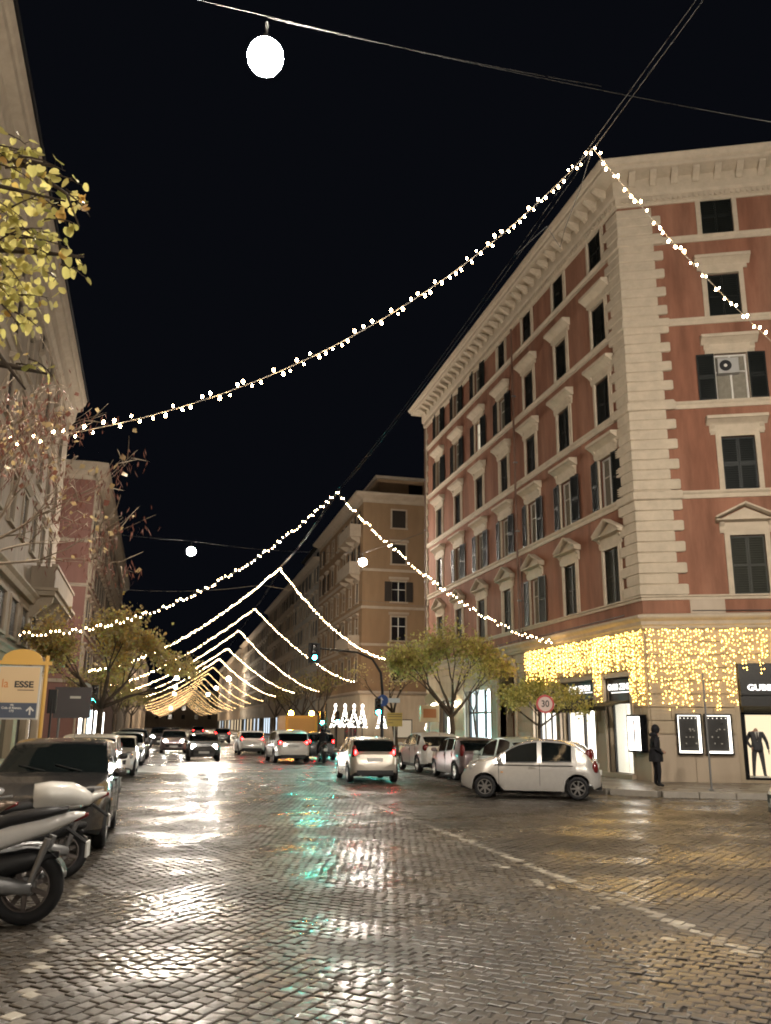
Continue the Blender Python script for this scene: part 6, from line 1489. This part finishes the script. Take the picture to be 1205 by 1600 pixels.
# ------------------------------------------------------------------ people and mannequins (skin-grown single bodies)
def skin_body(name, verts, edges, radii, m, parent, loc=(0,0,0), rz=0, sub=2, mats=None, matfn=None):
    me = bpy.data.meshes.new(name); me.from_pydata(verts, edges, []); o = bpy.data.objects.new(name, me); COL.objects.link(o)
    sm = o.modifiers.new('skin', 'SKIN'); sm.use_smooth_shade = True; ss = o.modifiers.new('sub', 'SUBSURF'); ss.levels = sub; ss.render_levels = sub
    for i, r in enumerate(radii):
        sv = me.skin_vertices[0].data[i]; sv.radius = r if hasattr(r, '__len__') else (r, r); sv.use_root = (i == 0)
    dg = bpy.context.evaluated_depsgraph_get(); me2 = bpy.data.meshes.new_from_object(o.evaluated_get(dg)); me2.name = name
    bpy.data.objects.remove(o, do_unlink=True)
    me2.materials.clear()
    for q in (mats or [m]): me2.materials.append(q)
    if matfn:
        for p in me2.polygons: p.material_index = matfn(p.center)
    me2.polygons.foreach_set('use_smooth', [True]*len(me2.polygons))
    return link(name, me2, parent, loc, rz)
M_coat = mat('dark_coat', (0.016,0.016,0.019), 0.85, 0.2, var=0.3, vscale=12, bump=0.4, bscale=25); M_trous = mat('dark_trousers', (0.012,0.012,0.015), 0.85, 0.2); M_skin = mat('skin', (0.34,0.20,0.14), 0.5, 0.4); M_shoe = mat('black_shoe', (0.01,0.01,0.01), 0.4)
def standing(label, loc, rz, m_top, m_leg, hood=True, h=1.75, group=None, bag=False):
    t = thing('person', label, 'person', loc, rz, group); k = h/1.75
    V = [(0,0,0.95),(0.0,0,1.15),(0.02,0,1.36),(0.03,0,1.47),(0.06,0,1.55),(0.08,0,1.66),(0.075,0,1.73),
         (0,0.10,0.90),(0.03,0.10,0.50),(-0.02,0.10,0.09),(0.13,0.12,0.035),
         (0,-0.10,0.90),(0.06,-0.10,0.50),(0.03,-0.10,0.09),(0.18,-0.11,0.035),
         (0.01,0.19,1.40),(-0.05,0.25,1.14),(0.14,0.17,0.99),(0.20,0.10,0.98),
         (0.01,-0.19,1.40),(-0.05,-0.25,1.14),(0.14,-0.17,0.99),(0.20,-0.10,0.98)]
    E = [(0,1),(1,2),(2,3),(3,4),(4,5),(5,6),(0,7),(7,8),(8,9),(9,10),(0,11),(11,12),(12,13),(13,14),(2,15),(15,16),(16,17),(17,18),(2,19),(19,20),(20,21),(21,22)]
    R_ = [(0.14,0.17),(0.15,0.18),(0.14,0.19),(0.09,0.10),0.062,0.098,0.07, 0.105,0.072,0.05,0.042, 0.105,0.072,0.05,0.042, 0.085,0.066,0.055,0.05, 0.085,0.066,0.055,0.05]
    sc = lambda v: (v[0]*k, v[1]*k, v[2]*k)
    def mf(c): z = c.z/k; return 0 if 0.80 < z < 1.51 else (1 if z <= 0.80 and z > 0.10 else (2 if z <= 0.10 else 3))
    skin_body('body', [sc(v) for v in V], E, R_, None, t, mats=[m_top, m_leg, M_shoe, M_skin], matfn=mf)
    # coat hem, hood / hair, nose, ears
    MB().lathe([(0.205,0.72),(0.215,0.80),(0.195,0.98),(0.17,1.1)], 14, (0.01,0,0), cap=False).build('coat_hem', m_top, t, True)
    if hood: ell(MB(), (0.045,0,1.66), (0.125,0.118,0.15), 14, 10, 2.1).build('hood', m_top, t, True); ell(MB(), (-0.03,0,1.50), (0.12,0.14,0.08), 12, 8, 2.1).build('collar', m_top, t, True)
    else: ell(MB(), (0.06,0,1.69), (0.108,0.09,0.10), 12, 8, 2.1).build('hair', M_shoe, t, True)
    ell(MB(), (0.185,0,1.645), (0.018,0.014,0.02), 8, 6, 2.0).build('nose', M_skin, t, True)
    for s in (1,-1):
        ell(MB(), (0.165,s*0.035,1.675), (0.012,0.014,0.009), 8, 6, 2.0).build('eye', M_shoe, t, True)
    # hands held together in front, five fingers each
    for s in (1,-1):
        hd = ell(MB(), (0.23,s*0.07,0.985), (0.05,0.022,0.042), 10, 6, 2.2).build('hand', M_skin, t, True)
        for q in range(4): MB().tube([(0.255,s*0.06,1.015-q*0.02),(0.295-0.006*abs(q-1.5),s*0.045,1.01-q*0.02),(0.302,s*0.018,1.005-q*0.02)], [0.010,0.009,0.007], 6).build('finger', M_skin, hd, True)
        MB().tube([(0.215,s*0.055,1.02),(0.235,s*0.035,1.045),(0.262,s*0.022,1.045)], [0.011,0.010,0.008], 6).build('thumb', M_skin, hd, True)
    if bag: ell(MB(), (-0.12,0.24,0.95), (0.12,0.07,0.16), 12, 8, 3.0).build('shoulder_bag', M_blackgl, t, True)
    return t
standing('person in a dark hooded coat standing on the pavement beside the lit display box', (14.2,24.1,0.15), rad(-15), M_coat, M_trous, True, 1.72)
standing('person in a dark jacket walking on the far pavement by the lit cone trees', (11.6,66.5,0.0), rad(70), mat('slate_jacket', (0.03,0.035,0.042), 0.8), M_trous, False, 1.78, bag=True)
# rider on the dark scooter
RD = thing('person', 'scooter rider in black jacket and helmet riding between the white and dark cars', 'person', (7.55,44.6,0), N_)
V = [(-0.3,0,0.98),(-0.26,0,1.18),(-0.18,0,1.38),(-0.12,0,1.47),(-0.09,0,1.55),(-0.07,0,1.63),
     (-0.25,0.12,0.97),(0.12,0.16,0.86),(0.16,0.14,0.42),(0.30,0.14,0.37),(-0.25,-0.12,0.97),(0.12,-0.16,0.86),(0.16,-0.14,0.42),(0.30,-0.14,0.37),
     (-0.17,0.20,1.40),(0.02,0.30,1.18),(0.30,0.30,1.09),(-0.17,-0.20,1.40),(0.02,-0.30,1.18),(0.30,-0.30,1.09)]
E = [(0,1),(1,2),(2,3),(3,4),(4,5),(0,6),(6,7),(7,8),(8,9),(0,10),(10,11),(11,12),(12,13),(2,14),(14,15),(15,16),(2,17),(17,18),(18,19)]
skin_body('body', V, E, [(0.15,0.17),(0.15,0.18),(0.14,0.19),(0.09,0.1),0.06,0.09,0.10,0.08,0.055,0.045,0.10,0.08,0.055,0.045,0.08,0.062,0.045,0.08,0.062,0.045], M_coat, RD)
ell(MB(), (-0.06,0,1.66), (0.155,0.13,0.15), 14, 10, 2.1).build('helmet', M_blackgl, RD, True); ell(MB(), (0.045,0,1.655), (0.06,0.10,0.055), 12, 8, 2.2).build('visor', M_carglass, RD, True)
for s in (1,-1):
    hd = ell(MB(), (0.34,s*0.31,1.075), (0.05,0.03,0.035), 10, 6, 2.2).build('glove', M_black, RD, True)
    for q in range(4): MB().tube([(0.36,s*(0.285+0.018*q),1.09),(0.40,s*(0.285+0.018*q),1.075),(0.39,s*(0.285+0.018*q),1.045)], [0.010,0.010,0.008], 6).build('finger', M_black, hd, True)
    MB().tube([(0.33,s*0.275,1.07),(0.36,s*0.262,1.05),(0.385,s*0.265,1.04)], [0.011,0.010,0.008], 6).build('thumb', M_black, hd, True)
# mannequins in the side window
def mannequin(u, v, label, m_suit, headless=True, turn=0.0):
    p = FD(u, v, 0.32); t = thing('mannequin', label, 'mannequin', p, FD.th-math.pi/2+turn, 'shop window mannequins')
    V = [(0,0,0.92),(0,0,1.12),(0,0,1.34),(0,0,1.44),(0.0,0,1.56),(0,0.10,0.86),(0.0,0.14,0.46),(0,0.17,0.07),(0.10,0.18,0.03),(0,-0.10,0.86),(0.0,-0.14,0.46),(0,-0.17,0.07),(0.10,-0.18,0.03),
         (0,0.19,1.38),(-0.03,0.31,1.12),(0.03,0.34,0.86),(0,-0.19,1.38),(-0.04,-0.31,1.14),(0.08,-0.20,0.92)]
    E = [(0,1),(1,2),(2,3),(3,4),(0,5),(5,6),(6,7),(7,8),(0,9),(9,10),(10,11),(11,12),(2,13),(13,14),(14,15),(2,16),(16,17),(17,18)]
    def mf(c): return 2 if c.z > 1.44 else (1 if c.z < 0.06 else 0)
    skin_body('body', V, E, [(0.12,0.16),(0.115,0.155),(0.12,0.18),(0.07,0.09),0.045,0.095,0.068,0.05,0.04,0.095,0.068,0.05,0.04,0.075,0.058,0.04,0.075,0.058,0.04], None, t, mats=[m_suit, M_shoe, M_skin], matfn=mf)
    MB().prism([(-0.07,1.44),(0.07,1.44),(0.0,1.12)], lambda a, b, q: (q, a, b), 0.10, 0.14).build('shirt_front', M_white, t); MB().prism([(-0.018,1.42),(0.018,1.42),(0.028,1.18),(0,1.13),(-0.028,1.18)], lambda a, b, q: (q, a, b), 0.141, 0.15).build('tie', M_ink, t)
    MB().lathe([(0.18,1.34-0.5),(0.185,0.90),(0.165,1.1)], 14, cap=False).build('jacket_hem', m_suit, t, True); MB().bbox(-0.2,0.2,-0.25,0.25,0.0,0.03,0.01).build('stand', M_white, t)
    for s, yy, zz, xx in ((1,0.34,0.82,0.04),(-1,-0.18,0.90,0.12)): 
        hd = ell(MB(), (xx,yy,zz), (0.03,0.025,0.05), 8, 6, 2.2).build('hand', M_skin, t, True)
        for q in range(4): MB().tube([(xx-0.02+0.015*q,yy,zz-0.04),(xx-0.02+0.015*q,yy,zz-0.08),(xx-0.01+0.015*q,yy-0.01,zz-0.105)], [0.009,0.008,0.006], 5).build('finger', M_skin, hd, True)
        MB().tube([(xx+0.025,yy,zz),(xx+0.045,yy,zz-0.03),(xx+0.04,yy,zz-0.055)], [0.009,0.008,0.006], 5).build('thumb', M_skin, hd, True)
    return t
mannequin(3.42, -0.62, 'headless mannequin in a grey suit and white shirt in the warm side window', mat('grey_suit', (0.05,0.05,0.055), 0.85))
mannequin(4.25, -0.72, 'mannequin in a pale jacket at the right edge of the warm side window', mat('pale_suit', (0.42,0.36,0.28), 0.85), turn=0.3)
